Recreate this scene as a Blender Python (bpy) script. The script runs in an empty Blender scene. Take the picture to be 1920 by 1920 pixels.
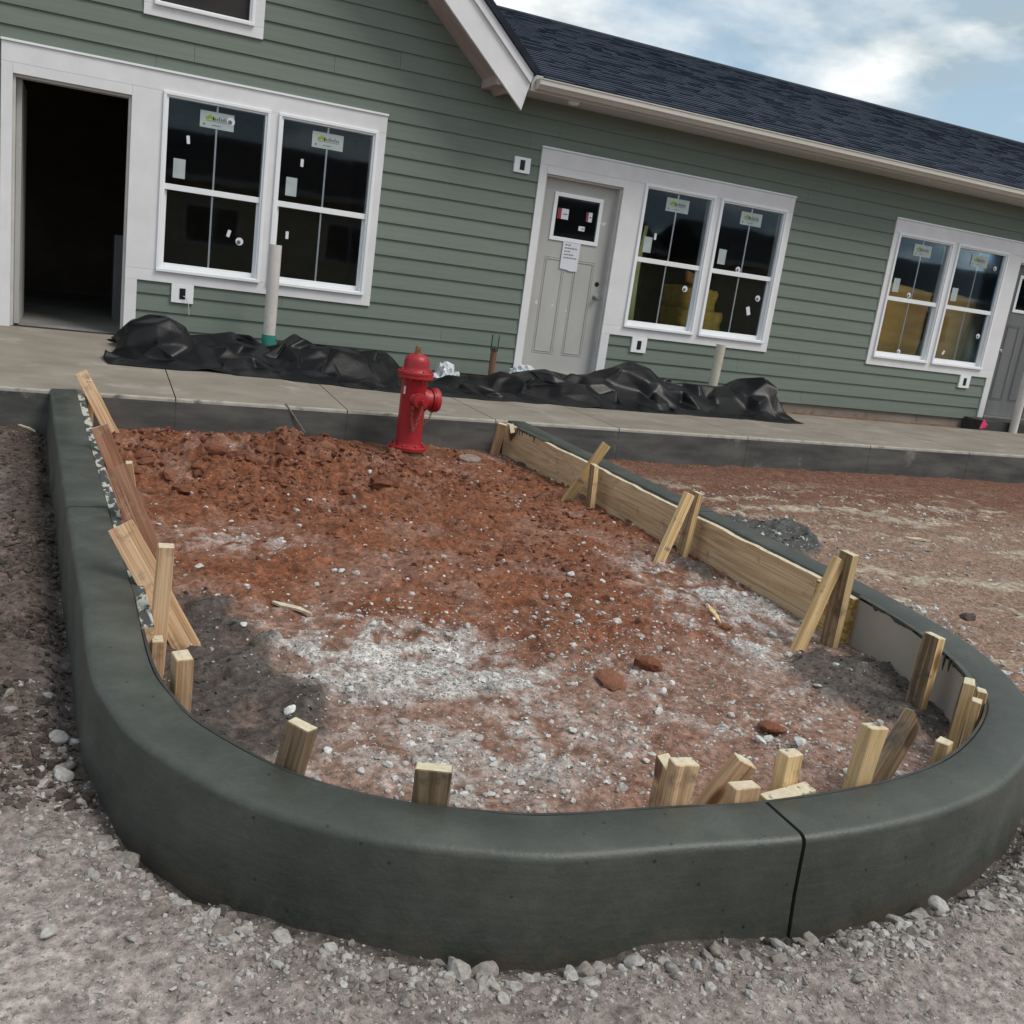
import bpy, bmesh, math, random
import numpy as np
from mathutils import Matrix, Vector

random.seed(7)
rng = np.random.default_rng(7)
R_ = math.radians
scene = bpy.context.scene
col = bpy.context.collection

# ------------------------------------------------------------------ camera
CAM = np.array([0.0, -9.879, 1.55])
FPX = 1829.3                                   # focal length in pixels of a 1920 px picture
def cam_rot(pitch, roll, yaw):
    cx, sx, cy, sy, cz, sz = math.cos(pitch), math.sin(pitch), math.cos(roll), math.sin(roll), math.cos(yaw), math.sin(yaw)
    Rz = np.array([[cz, -sz, 0], [sz, cz, 0], [0, 0, 1]])
    Rx = np.array([[1, 0, 0], [0, cx, -sx], [0, sx, cx]])
    Rr = np.array([[cy, -sy, 0], [sy, cy, 0], [0, 0, 1]])
    return Rz @ Rx @ Rr
CR = cam_rot(R_(76.368), R_(7.92), R_(-25.062))
cam_d = bpy.data.cameras.new('camera')
cam_d.sensor_width = 36.0
cam_d.lens = 36.0 * FPX / 1920
cam_d.clip_start = 0.05
cam_d.clip_end = 3000
cam = bpy.data.objects.new('camera', cam_d)
col.objects.link(cam)
M = Matrix([list(CR[i]) + [CAM[i]] for i in range(3)] + [[0, 0, 0, 1]])
cam.matrix_world = M
scene.camera = cam

# ------------------------------------------------------------------ world, sun, exposure
SUN_EL, SUN_AZ = 54.0, 136.0                   # azimuth: direction the light comes FROM, clockwise from +Y
world = bpy.data.worlds.new('World')
scene.world = world
world.use_nodes = True
nt = world.node_tree
nt.nodes.clear()
def wn(t, **k):
    n = nt.nodes.new(t)
    for a, b in k.items():
        setattr(n, a, b)
    return n
sky = wn('ShaderNodeTexSky', sky_type='NISHITA')
sky.sun_disc = False
sky.sun_elevation = R_(SUN_EL)
sky.sun_rotation = R_(SUN_AZ)
sky.air_density = 1.0
sky.dust_density = 1.5
tc = wn('ShaderNodeTexCoord')
sep = wn('ShaderNodeSeparateXYZ')
nt.links.new(tc.outputs['Generated'], sep.inputs[0])
zc = wn('ShaderNodeMath', operation='MAXIMUM'); zc.inputs[1].default_value = 0.0
nt.links.new(sep.outputs['Z'], zc.inputs[0])
za = wn('ShaderNodeMath', operation='ADD'); za.inputs[1].default_value = 0.22
nt.links.new(zc.outputs[0], za.inputs[0])
dx = wn('ShaderNodeMath', operation='DIVIDE'); dy = wn('ShaderNodeMath', operation='DIVIDE')
nt.links.new(sep.outputs['X'], dx.inputs[0]); nt.links.new(za.outputs[0], dx.inputs[1])
nt.links.new(sep.outputs['Y'], dy.inputs[0]); nt.links.new(za.outputs[0], dy.inputs[1])
cmb = wn('ShaderNodeCombineXYZ')
nt.links.new(dx.outputs[0], cmb.inputs[0]); nt.links.new(dy.outputs[0], cmb.inputs[1])
cmb.inputs[2].default_value = 5.3
nz = wn('ShaderNodeTexNoise'); nz.inputs['Scale'].default_value = 1.9; nz.inputs['Detail'].default_value = 7; nz.inputs['Roughness'].default_value = 0.52; nz.inputs['Distortion'].default_value = 0.25
nt.links.new(cmb.outputs[0], nz.inputs['Vector'])
rp = wn('ShaderNodeValToRGB')
rp.color_ramp.elements[0].position = 0.34; rp.color_ramp.elements[0].color = (0, 0, 0, 1)
rp.color_ramp.elements[1].position = 0.54; rp.color_ramp.elements[1].color = (1, 1, 1, 1)
nt.links.new(nz.outputs['Fac'], rp.inputs[0])
nz2 = wn('ShaderNodeTexNoise'); nz2.inputs['Scale'].default_value = 2.9; nz2.inputs['Detail'].default_value = 6; nz2.inputs['Roughness'].default_value = 0.5
nt.links.new(cmb.outputs[0], nz2.inputs['Vector'])
rp2 = wn('ShaderNodeValToRGB')                 # cloud colour: grey undersides to bright tops
rp2.color_ramp.elements[0].position = 0.43; rp2.color_ramp.elements[0].color = (3.1, 3.9, 4.4, 1)
rp2.color_ramp.elements[1].position = 0.58; rp2.color_ramp.elements[1].color = (7.4, 7.6, 7.5, 1)
nt.links.new(nz2.outputs['Fac'], rp2.inputs[0])
mx = wn('ShaderNodeMix', data_type='RGBA')
nt.links.new(rp.outputs[0], mx.inputs['Factor'])
skym = wn('ShaderNodeMix', data_type='RGBA'); skym.inputs['Factor'].default_value = 0.5
nt.links.new(sky.outputs[0], skym.inputs['A']); skym.inputs['B'].default_value = (3.4, 4.7, 5.5, 1)
nt.links.new(skym.outputs['Result'], mx.inputs['A']); nt.links.new(rp2.outputs[0], mx.inputs['B'])
bg = wn('ShaderNodeBackground'); bg.inputs['Strength'].default_value = 0.092
nt.links.new(mx.outputs['Result'], bg.inputs['Color'])
wo = wn('ShaderNodeOutputWorld')
nt.links.new(bg.outputs[0], wo.inputs[0])

sun_d = bpy.data.lights.new('sun', 'SUN')
sun_d.energy = 1.5
sun_d.angle = R_(24)
sun_d.color = (1.0, 0.94, 0.85)
sun = bpy.data.objects.new('sun', sun_d)
col.objects.link(sun)
sd = Vector((math.sin(R_(SUN_AZ)) * math.cos(R_(SUN_EL)), math.cos(R_(SUN_AZ)) * math.cos(R_(SUN_EL)), math.sin(R_(SUN_EL))))
sun.rotation_euler = sd.to_track_quat('Z', 'Y').to_euler()
sun.location = (6, -14, 14)

vs = scene.view_settings
vs.view_transform = 'Standard'; vs.look = 'None'; vs.exposure = 0.58; vs.gamma = 1.0
vs.use_curve_mapping = False
scene.cycles.max_bounces = 8
scene.cycles.transparent_max_bounces = 16

# ------------------------------------------------------------------ pixel helpers (1920 px picture)
def ray(p):
    return CR @ np.array([(p[0] - 960) / FPX, -(p[1] - 960) / FPX, -1.0])
def at_z(p, z):
    d = ray(p); t = (z - CAM[2]) / d[2]
    return CAM + t * d
def at_y(p, y):
    d = ray(p); t = (y - CAM[1]) / d[1]
    return CAM + t * d
def proj(P):
    d = (np.asarray(P, float) - CAM) @ CR
    return np.array([960 + FPX * d[0] / -d[2], 960 - FPX * d[1] / -d[2]])

# ------------------------------------------------------------------ noise
_perm = rng.permutation(4096)
_val = rng.random(4096)
def vnoise(x, y, seed=0):
    x = np.asarray(x, float) + seed * 17.31; y = np.asarray(y, float) + seed * 9.77
    xi = np.floor(x).astype(np.int64); yi = np.floor(y).astype(np.int64)
    fx = x - xi; fy = y - yi
    fx = fx * fx * fx * (fx * (fx * 6 - 15) + 10); fy = fy * fy * fy * (fy * (fy * 6 - 15) + 10)
    def h(a, b): return _val[(_perm[a & 4095] + b * 57) & 4095]
    a = h(xi, yi); b = h(xi + 1, yi); c = h(xi, yi + 1); d = h(xi + 1, yi + 1)
    return a + (b - a) * fx + (c - a) * fy + (a - b - c + d) * fx * fy
def fbm(x, y, s, o=4, seed=0, g=0.5):
    t = 0; amp = 1; n = 0
    for i in range(o):
        t = t + amp * (vnoise(np.asarray(x) * s, np.asarray(y) * s, seed + i * 3) - 0.5) * 2
        n += amp; amp *= g; s *= 2.03
    return t / n
def sstep(a, b, x):
    t = np.clip((np.asarray(x, float) - a) / (b - a), 0, 1)
    return t * t * (3 - 2 * t)

# ------------------------------------------------------------------ mesh helpers
class MB:
    def __init__(s): s.v = []; s.f = []; s.m = []
    def add(s, vs_, fs, m=0):
        o = len(s.v); s.v += [tuple(map(float, q)) for q in vs_]
        for f in fs: s.f.append(tuple(i + o for i in f)); s.m.append(m)
        return s
    def box(s, x0, x1, y0, y1, z0, z1, m=0):
        return s.add([(x0, y0, z0), (x1, y0, z0), (x1, y1, z0), (x0, y1, z0), (x0, y0, z1), (x1, y0, z1), (x1, y1, z1), (x0, y1, z1)],
                     [(0, 3, 2, 1), (4, 5, 6, 7), (0, 1, 5, 4), (1, 2, 6, 5), (2, 3, 7, 6), (3, 0, 4, 7)], m)
    def prism_y(s, poly, y0, y1, m=0):             # poly in x,z counter-clockwise seen from -y
        n = len(poly)
        vs_ = [(x, y0, z) for x, z in poly] + [(x, y1, z) for x, z in poly]
        fs = [tuple(range(n)), tuple(range(2 * n - 1, n - 1, -1))] + [(i, i + n, (i + 1) % n + n, (i + 1) % n) for i in range(n)]
        return s.add(vs_, fs, m)
    def prism_x(s, poly, x0, x1, m=0):             # poly in y,z
        n = len(poly)
        vs_ = [(x0, y, z) for y, z in poly] + [(x1, y, z) for y, z in poly]
        fs = [tuple(range(n)), tuple(range(2 * n - 1, n - 1, -1))] + [(i, i + n, (i + 1) % n + n, (i + 1) % n) for i in range(n)]
        return s.add(vs_, fs, m)
    def lathe(s, prof, c=(0, 0, 0), ax=(0, 0, 1), n=24, m=0, closed=True):
        ax = Vector(ax).normalized(); q = Vector((0, 0, 1)).rotation_difference(ax); c = Vector(c)
        vs_ = []
        for r, z in prof:
            for i in range(n):
                a = 2 * math.pi * i / n
                vs_.append(tuple(c + q @ Vector((r * math.cos(a), r * math.sin(a), z))))
        fs = []
        for k in range(len(prof) - 1):
            for i in range(n):
                j = (i + 1) % n
                fs.append((k * n + i, k * n + j, (k + 1) * n + j, (k + 1) * n + i))
        if closed:
            fs.append(tuple(range(n - 1, -1, -1))); fs.append(tuple(range((len(prof) - 1) * n, len(prof) * n)))
        return s.add(vs_, fs, m)
    def tube(s, pts, r, n=8, m=0, loop=False):
        pts = [Vector(p) for p in pts]; k = len(pts); vs_ = []
        for i, p in enumerate(pts):
            a = pts[(i - 1) % k] if (loop or i > 0) else p
            b = pts[(i + 1) % k] if (loop or i < k - 1) else p
            t = (b - a).normalized()
            u = t.cross(Vector((0.123, 0.31, 0.94))).normalized(); w = t.cross(u)
            rr = r[i] if isinstance(r, (list, tuple)) else r
            for j in range(n):
                an = 2 * math.pi * j / n
                vs_.append(tuple(p + rr * (math.cos(an) * u + math.sin(an) * w)))
        fs = []
        for i in range(k if loop else k - 1):
            i2 = (i + 1) % k
            for j in range(n):
                j2 = (j + 1) % n
                fs.append((i * n + j, i * n + j2, i2 * n + j2, i2 * n + j))
        if not loop:
            fs.append(tuple(range(n - 1, -1, -1))); fs.append(tuple(range((k - 1) * n, k * n)))
        return s.add(vs_, fs, m)
    def build(s, name, mats, parent=None, smooth=False, bevel=0.0, seg=2, origin=None, angle=40):
        me = bpy.data.meshes.new(name)
        vs_ = s.v
        if origin is not None:
            vs_ = [(a - origin[0], b - origin[1], c - origin[2]) for a, b, c in vs_]
        me.from_pydata(vs_, [], s.f)
        if not isinstance(mats, (list, tuple)): mats = [mats]
        for mt in mats: me.materials.append(mt)
        if len(mats) > 1: me.polygons.foreach_set('material_index', s.m)
        bm = bmesh.new(); bm.from_mesh(me)
        bmesh.ops.recalc_face_normals(bm, faces=bm.faces); bm.to_mesh(me); bm.free()
        if smooth:
            me.polygons.foreach_set('use_smooth', [True] * len(me.polygons))
            try: me.set_sharp_from_angle(angle=R_(angle))
            except Exception: pass
        me.update()
        o = bpy.data.objects.new(name, me); col.objects.link(o)
        if origin is not None: o.location = origin
        if parent is not None:
            o.parent = parent
            if origin is not None and parent.type == 'EMPTY': o.location = Vector(origin) - parent.location
            elif parent.location.length > 0: o.location = Vector(origin or (0, 0, 0)) - parent.location
        if bevel > 0:
            b = o.modifiers.new('bevel', 'BEVEL'); b.width = bevel; b.segments = seg; b.limit_method = 'ANGLE'; b.angle_limit = R_(30)
            b.harden_normals = False
        return o
def empty(name, loc, label=None, cat=None, group=None, kind=None):
    o = bpy.data.objects.new(name, None); col.objects.link(o); o.location = loc; o.empty_display_size = 0.1
    return tag(o, label, cat, group, kind)
def tag(o, label=None, cat=None, group=None, kind=None):
    if label: o['label'] = label
    if cat: o['category'] = cat
    if group: o['group'] = group
    if kind: o['kind'] = kind
    return o
def np_mesh(name, V, F, mats, parent=None, smooth=True, attrs=None, mat_idx=None):
    me = bpy.data.meshes.new(name)
    V = np.asarray(V, np.float32); F = np.asarray(F, np.int32); k = F.shape[1]
    me.vertices.add(len(V)); me.vertices.foreach_set('co', V.ravel())
    me.loops.add(F.size); me.loops.foreach_set('vertex_index', F.ravel())
    me.polygons.add(len(F)); me.polygons.foreach_set('loop_start', np.arange(0, F.size, k, dtype=np.int32))
    me.polygons.foreach_set('loop_total', np.full(len(F), k, np.int32))
    if not isinstance(mats, (list, tuple)): mats = [mats]
    for m in mats: me.materials.append(m)
    if mat_idx is not None: me.polygons.foreach_set('material_index', np.asarray(mat_idx, np.int32))
    me.polygons.foreach_set('use_smooth', np.full(len(F), smooth, bool))
    for an, a in (attrs or {}).items():
        a = np.asarray(a, np.float32)
        if a.ndim == 2:
            at = me.attributes.new(an, 'FLOAT_COLOR', 'POINT'); at.data.foreach_set('color', a.ravel())
        else:
            at = me.attributes.new(an, 'FLOAT', 'POINT'); at.data.foreach_set('value', a)
    me.update(calc_edges=True)
    o = bpy.data.objects.new(name, me); col.objects.link(o)
    if parent is not None: o.parent = parent
    return o

# ------------------------------------------------------------------ materials
def mat_new(name):
    m = bpy.data.materials.new(name); m.use_nodes = True
    t = m.node_tree; b = t.nodes['Principled BSDF']
    return m, t, b
def N(t, ty, **k):
    n = t.nodes.new(ty)
    for a, b in k.items():
        if a.startswith('i_'): n.inputs[a[2:].replace('_', ' ')].default_value = b
        else: setattr(n, a, b)
    return n
def rgba(c): return (c[0], c[1], c[2], 1)
def ramp(t, fac, stops):
    n = t.nodes.new('ShaderNodeValToRGB'); e = n.color_ramp.elements
    while len(e) < len(stops): e.new(0.5)
    for k, (p, c) in enumerate(stops):
        e[k].position = p; e[k].color = rgba(c) if len(c) == 3 else c
    t.links.new(fac, n.inputs[0]); return n.outputs[0]
def simple(name, c1, c2=None, rough=0.6, scale=(8, 8, 8), detail=5, bump=0.15, bscale=120, spec=0.4, rand=0.0, metal=0.0, lo=0.35, hi=0.65, bdist=0.002, stain=None):
    """two-tone noise colour, fine bump, optional per-object brightness and a stain layer"""
    m, t, b = mat_new(name)
    tcn = N(t, 'ShaderNodeTexCoord'); mp = N(t, 'ShaderNodeMapping'); mp.inputs['Scale'].default_value = scale
    t.links.new(tcn.outputs['Object'], mp.inputs[0])
    no = N(t, 'ShaderNodeTexNoise', i_Scale=1.0, i_Detail=detail, i_Roughness=0.6)
    t.links.new(mp.outputs[0], no.inputs['Vector'])
    c = ramp(t, no.outputs['Fac'], [(lo, c1), (hi, c2 or c1)])
    if stain:
        n2 = N(t, 'ShaderNodeTexNoise', i_Scale=stain[1], i_Detail=6.0, i_Roughness=0.65)
        t.links.new(tcn.outputs['Object'], n2.inputs['Vector'])
        f = ramp(t, n2.outputs['Fac'], [(stain[2], (0, 0, 0)), (stain[2] + stain[3], (1, 1, 1))])
        mxn = N(t, 'ShaderNodeMix', data_type='RGBA'); t.links.new(f, mxn.inputs['Factor']); t.links.new(c, mxn.inputs['A'])
        mxn.inputs['B'].default_value = rgba(stain[0]); c = mxn.outputs['Result']
    if rand > 0:
        oi = N(t, 'ShaderNodeObjectInfo')
        mr = N(t, 'ShaderNodeMapRange'); mr.inputs['To Min'].default_value = 1 - rand; mr.inputs['To Max'].default_value = 1 + rand
        t.links.new(oi.outputs['Random'], mr.inputs['Value'])
        hs = N(t, 'ShaderNodeHueSaturation'); t.links.new(c, hs.inputs['Color']); t.links.new(mr.outputs[0], hs.inputs['Value']); c = hs.outputs[0]
    t.links.new(c, b.inputs['Base Color'])
    b.inputs['Roughness'].default_value = rough; b.inputs['Metallic'].default_value = metal
    b.inputs['Specular IOR Level'].default_value = spec
    if bump > 0:
        nb = N(t, 'ShaderNodeTexNoise', i_Scale=bscale, i_Detail=4.0, i_Roughness=0.6); t.links.new(tcn.outputs['Object'], nb.inputs['Vector'])
        bp = N(t, 'ShaderNodeBump', i_Strength=bump, i_Distance=bdist); t.links.new(nb.outputs['Fac'], bp.inputs['Height']); t.links.new(bp.outputs[0], b.inputs['Normal'])
    return m
def wood(name, c_light, c_dark, c_stain=None, rough=0.75, ring=22.0, rand=0.18, stain_at=0.6, axis='Z', along=0.7):
    m, t, b = mat_new(name)
    tcn = N(t, 'ShaderNodeTexCoord'); oi = N(t, 'ShaderNodeObjectInfo')
    ad = N(t, 'ShaderNodeVectorMath', operation='ADD')
    sc = N(t, 'ShaderNodeVectorMath', operation='SCALE'); sc.inputs['Scale'].default_value = 7.0
    cb = N(t, 'ShaderNodeCombineXYZ'); t.links.new(oi.outputs['Random'], cb.inputs[0]); t.links.new(oi.outputs['Random'], cb.inputs[1]); t.links.new(oi.outputs['Random'], cb.inputs[2])
    t.links.new(cb.outputs[0], sc.inputs[0]); t.links.new(tcn.outputs['Object'], ad.inputs[0]); t.links.new(sc.outputs[0], ad.inputs[1])
    mp = N(t, 'ShaderNodeMapping')
    mp.inputs['Scale'].default_value = (ring, ring, along) if axis == 'Z' else ((along, ring, ring) if axis == 'X' else (ring, along, ring))
    t.links.new(ad.outputs[0], mp.inputs[0])
    no = N(t, 'ShaderNodeTexNoise', i_Scale=0.8, i_Detail=3.0, i_Distortion=0.6); t.links.new(mp.outputs[0], no.inputs['Vector'])
    sn = N(t, 'ShaderNodeMath', operation='MULTIPLY'); sn.inputs[1].default_value = 24.0; t.links.new(no.outputs['Fac'], sn.inputs[0])
    si = N(t, 'ShaderNodeMath', operation='SINE'); t.links.new(sn.outputs[0], si.inputs[0])
    ma = N(t, 'ShaderNodeMapRange'); ma.inputs['From Min'].default_value = -1; t.links.new(si.outputs[0], ma.inputs['Value'])
    c = ramp(t, ma.outputs[0], [(0.1, c_dark), (0.55, c_light)])
    n2 = N(t, 'ShaderNodeTexNoise', i_Scale=9.0, i_Detail=5.0, i_Roughness=0.65); t.links.new(ad.outputs[0], n2.inputs['Vector'])
    if c_stain:
        f = ramp(t, n2.outputs['Fac'], [(stain_at - 0.07, (0, 0, 0)), (stain_at + 0.07, (1, 1, 1))])
        mxn = N(t, 'ShaderNodeMix', data_type='RGBA'); t.links.new(f, mxn.inputs['Factor']); t.links.new(c, mxn.inputs['A']); mxn.inputs['B'].default_value = rgba(c_stain)
        c = mxn.outputs['Result']
    g = (ring * 9, ring * 9, 2.0); g = g if axis == 'Z' else ((g[2], g[0], g[1]) if axis == 'X' else (g[0], g[2], g[1]))
    mp2 = N(t, 'ShaderNodeMapping'); mp2.inputs['Scale'].default_value = g; t.links.new(ad.outputs[0], mp2.inputs[0])
    n4 = N(t, 'ShaderNodeTexNoise', i_Scale=1.0, i_Detail=3.0); t.links.new(mp2.outputs[0], n4.inputs['Vector'])
    fg_ = ramp(t, n4.outputs['Fac'], [(0.32, (0.72, 0.69, 0.66)), (0.60, (1.08, 1.08, 1.08))])
    mg = N(t, 'ShaderNodeMix', data_type='RGBA', blend_type='MULTIPLY'); mg.inputs['Factor'].default_value = 1.0; t.links.new(c, mg.inputs['A']); t.links.new(fg_, mg.inputs['B']); c = mg.outputs['Result']
    kn = (9.0, 9.0, 4.0); kn = kn if axis == 'Z' else ((kn[2], kn[0], kn[1]) if axis == 'X' else (kn[0], kn[2], kn[1]))
    mp3 = N(t, 'ShaderNodeMapping'); mp3.inputs['Scale'].default_value = kn; t.links.new(ad.outputs[0], mp3.inputs[0])
    vk = N(t, 'ShaderNodeTexVoronoi', i_Scale=0.55); t.links.new(mp3.outputs[0], vk.inputs['Vector'])
    fk = ramp(t, vk.outputs['Distance'], [(0.09, (0.30, 0.22, 0.17)), (0.15, (1, 1, 1))])
    mk = N(t, 'ShaderNodeMix', data_type='RGBA', blend_type='MULTIPLY'); mk.inputs['Factor'].default_value = 0.9; t.links.new(c, mk.inputs['A']); t.links.new(fk, mk.inputs['B']); c = mk.outputs['Result']
    mr = N(t, 'ShaderNodeMapRange'); mr.inputs['To Min'].default_value = 1 - rand; mr.inputs['To Max'].default_value = 1 + rand; t.links.new(oi.outputs['Random'], mr.inputs['Value'])
    hs = N(t, 'ShaderNodeHueSaturation'); t.links.new(c, hs.inputs['Color']); t.links.new(mr.outputs[0], hs.inputs['Value'])
    t.links.new(hs.outputs[0], b.inputs['Base Color']); b.inputs['Roughness'].default_value = rough; b.inputs['Specular IOR Level'].default_value = 0.25
    bp = N(t, 'ShaderNodeBump', i_Strength=0.35, i_Distance=0.002); t.links.new(ma.outputs[0], bp.inputs['Height']); t.links.new(bp.outputs[0], b.inputs['Normal'])
    return m

MT = {}
MT['siding'] = simple('siding_green', (0.146, 0.178, 0.151), (0.168, 0.201, 0.173), rough=0.62, scale=(1.2, 6, 30), bump=0.25, bscale=60, rand=0.05, spec=0.3)
MT['white'] = simple('white_trim', (0.68, 0.67, 0.69), (0.76, 0.75, 0.77), rough=0.5, scale=(3, 3, 3), bump=0.12, bscale=220, spec=0.35)
MT['vinyl'] = simple('white_vinyl', (0.78, 0.79, 0.82), (0.83, 0.84, 0.86), rough=0.32, scale=(2, 2, 2), bump=0.03, spec=0.5)
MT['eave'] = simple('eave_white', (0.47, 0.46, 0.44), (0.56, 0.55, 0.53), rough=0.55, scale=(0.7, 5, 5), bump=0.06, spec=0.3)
MT['gutter'] = simple('gutter_cream', (0.52, 0.49, 0.44), (0.58, 0.55, 0.50), rough=0.35, scale=(0.6, 6, 6), bump=0.03, spec=0.5)
MT['rakesoffit'] = simple('rake_soffit_wood', (0.36, 0.28, 0.26), (0.46, 0.37, 0.35), rough=0.7, scale=(2, 5, 2), bump=0.1)
MT['shingle'] = simple('roof_shingle', (0.016, 0.024, 0.042), (0.046, 0.058, 0.084), rough=0.9, scale=(4, 14, 14), detail=3, bump=0.6, bscale=260, bdist=0.004, spec=0.2, lo=0.3, hi=0.7)
MT['ridge'] = simple('ridge_shingle', (0.014, 0.018, 0.028), (0.026, 0.031, 0.042), rough=0.9, scale=(6, 6, 6), bump=0.5, bscale=200, spec=0.2)
MT['doorgrey'] = simple('door_primer', (0.40, 0.395, 0.38), (0.45, 0.445, 0.43), rough=0.5, scale=(3, 3, 1.5), bump=0.05, spec=0.35, stain=((0.66, 0.65, 0.62), 8.0, 0.675, 0.012))
MT['doordark'] = simple('door_grey_dark', (0.125, 0.128, 0.132), (0.165, 0.168, 0.172), rough=0.55, scale=(6, 6, 0.8), bump=0.05, spec=0.3)
MT['interior'] = simple('interior_board', (0.13, 0.105, 0.085), (0.20, 0.165, 0.13), rough=0.85, scale=(1.2, 1.2, 2), bump=0.1)
MT['intdark'] = simple('interior_dark', (0.020, 0.019, 0.020), (0.036, 0.033, 0.032), rough=0.9, scale=(1, 1, 1), bump=0.0)
MT['floor'] = simple('slab_floor', (0.20, 0.195, 0.19), (0.30, 0.29, 0.28), rough=0.6, scale=(2, 2, 2), bump=0.08)
MT['black'] = simple('black_plastic', (0.010, 0.010, 0.011), rough=0.4, bump=0.0)
MT['steel'] = simple('satin_steel', (0.35, 0.34, 0.33), (0.42, 0.41, 0.40), rough=0.35, metal=0.9, bump=0.0)
MT['pvc'] = simple('pvc_pipe', (0.53, 0.49, 0.47), (0.62, 0.58, 0.56), rough=0.4, scale=(6, 6, 2), bump=0.04, stain=((0.38, 0.33, 0.29), 12.0, 0.60, 0.12))
MT['pvc2'] = simple('pvc_pipe_aged', (0.50, 0.46, 0.38), (0.58, 0.54, 0.46), rough=0.45, scale=(6, 6, 2), bump=0.04, stain=((0.32, 0.28, 0.22), 10.0, 0.58, 0.12))
MT['teal'] = simple('teal_plastic', (0.03, 0.20, 0.165), (0.045, 0.25, 0.20), rough=0.4, bump=0.02)
MT['copper'] = simple('brown_pipe', (0.17, 0.085, 0.05), (0.24, 0.125, 0.075), rough=0.55, scale=(10, 10, 4), bump=0.05)
MT['pink'] = simple('pink_flag', (0.72, 0.035, 0.16), (0.78, 0.06, 0.20), rough=0.5, bump=0.0)
MT['paper'] = simple('paper', (0.66, 0.66, 0.72), (0.70, 0.70, 0.76), rough=0.8, bump=0.0)
MT['ink'] = simple('ink_grey', (0.16, 0.16, 0.19), (0.25, 0.25, 0.28), rough=0.8, bump=0.0)
MT['sticker'] = simple('sticker', (0.34, 0.40, 0.40), (0.42, 0.47, 0.46), rough=0.5, bump=0.0)
MT['lime'] = simple('sticker_lime', (0.22, 0.36, 0.04), (0.28, 0.40, 0.06), rough=0.5, bump=0.0)
MT['stgrey'] = simple('sticker_grey', (0.09, 0.12, 0.13), (0.13, 0.16, 0.16), rough=0.5, bump=0.0)
MT['stred'] = simple('sticker_red', (0.30, 0.03, 0.05), rough=0.5, bump=0.0)
MT['batt'] = simple('insulation_yellow', (0.66, 0.40, 0.05), (0.85, 0.60, 0.13), rough=0.95, scale=(9, 9, 14), bump=0.8, bscale=60, bdist=0.01)
MT['kraft'] = simple('kraft_amber', (0.72, 0.38, 0.07), (0.90, 0.54, 0.13), rough=0.7, scale=(1.6, 3, 7), bump=0.4, bscale=14, bdist=0.02)
MT['limewrap'] = simple('lime_wrap', (0.55, 0.60, 0.20), (0.78, 0.80, 0.36), rough=0.35, scale=(5, 5, 2), bump=0.2, bscale=20, bdist=0.01)
MT['cardboard'] = simple('cardboard_orange', (0.55, 0.24, 0.08), (0.62, 0.30, 0.12), rough=0.8, bump=0.05)
MT['bag'] = simple('clear_bag', (0.45, 0.48, 0.51), (0.68, 0.71, 0.74), rough=0.25, scale=(14, 14, 14), bump=0.5, bscale=30, bdist=0.01)
MT['foundation'] = simple('foundation', (0.20, 0.165, 0.14), (0.27, 0.235, 0.20), rough=0.85, scale=(2, 6, 8), bump=0.4, bscale=60, stain=((0.13, 0.065, 0.04), 5.0, 0.55, 0.15))
MT['hydrant'] = simple('hydrant_red', (0.30, 0.011, 0.018), (0.36, 0.017, 0.024), rough=0.42, scale=(6, 6, 6), bump=0.12, bscale=70, bdist=0.003, spec=0.5, stain=((0.22, 0.03, 0.025), 14.0, 0.63, 0.1))
MT['rust'] = simple('rusty_iron', (0.15, 0.075, 0.035), (0.24, 0.14, 0.07), rough=0.7, scale=(40, 40, 40), bump=0.3, bscale=120)
MT['chain'] = simple('chain_iron', (0.26, 0.13, 0.09), (0.36, 0.22, 0.16), rough=0.6, scale=(60, 60, 60), bump=0.1)
MT['castbase'] = simple('cast_base', (0.16, 0.14, 0.10), (0.22, 0.19, 0.14), rough=0.75, scale=(10, 10, 10), bump=0.3)
MT['stake'] = wood('stake_pine', (0.54, 0.37, 0.23), (0.43, 0.27, 0.155), (0.22, 0.15, 0.10), ring=26, stain_at=0.64)
MT['stakey'] = wood('stake_yellow', (0.64, 0.46, 0.25), (0.52, 0.345, 0.165), (0.22, 0.145, 0.09), ring=26, stain_at=0.66)
MT['staker'] = wood('stake_red', (0.34, 0.185, 0.12), (0.25, 0.12, 0.075), (0.37, 0.28, 0.19), ring=18, stain_at=0.60)
MT['staked'] = wood('stake_brown', (0.21, 0.15, 0.095), (0.125, 0.085, 0.05), (0.075, 0.065, 0.05), ring=22, stain_at=0.58)
MT['stakeb'] = wood('stake_tan_brown', (0.36, 0.255, 0.155), (0.23, 0.155, 0.085), (0.15, 0.11, 0.07), ring=22, stain_at=0.58)
MT['endgrain'] = simple('end_grain', (0.50, 0.43, 0.30), (0.62, 0.55, 0.41), rough=0.85, scale=(50, 50, 50), bump=0.3, bscale=200, stain=((0.20, 0.18, 0.14), 40.0, 0.60, 0.06))
MT['formwood'] = wood('form_board_pine', (0.62, 0.45, 0.285), (0.52, 0.355, 0.21), (0.27, 0.20, 0.14), ring=17, rand=0.06, stain_at=0.66, axis='Y', along=0.55)
MT['formyellow'] = wood('form_offcut_pine', (0.50, 0.36, 0.15), (0.34, 0.21, 0.07), None, ring=30, rand=0.02, axis='Y', along=6.0)
MT['formtop'] = simple('form_top_spattered', (0.050, 0.058, 0.058), (0.45, 0.44, 0.37), rough=0.8, scale=(18, 9, 18), lo=0.50, hi=0.545, bump=0.4, bscale=90)
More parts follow.
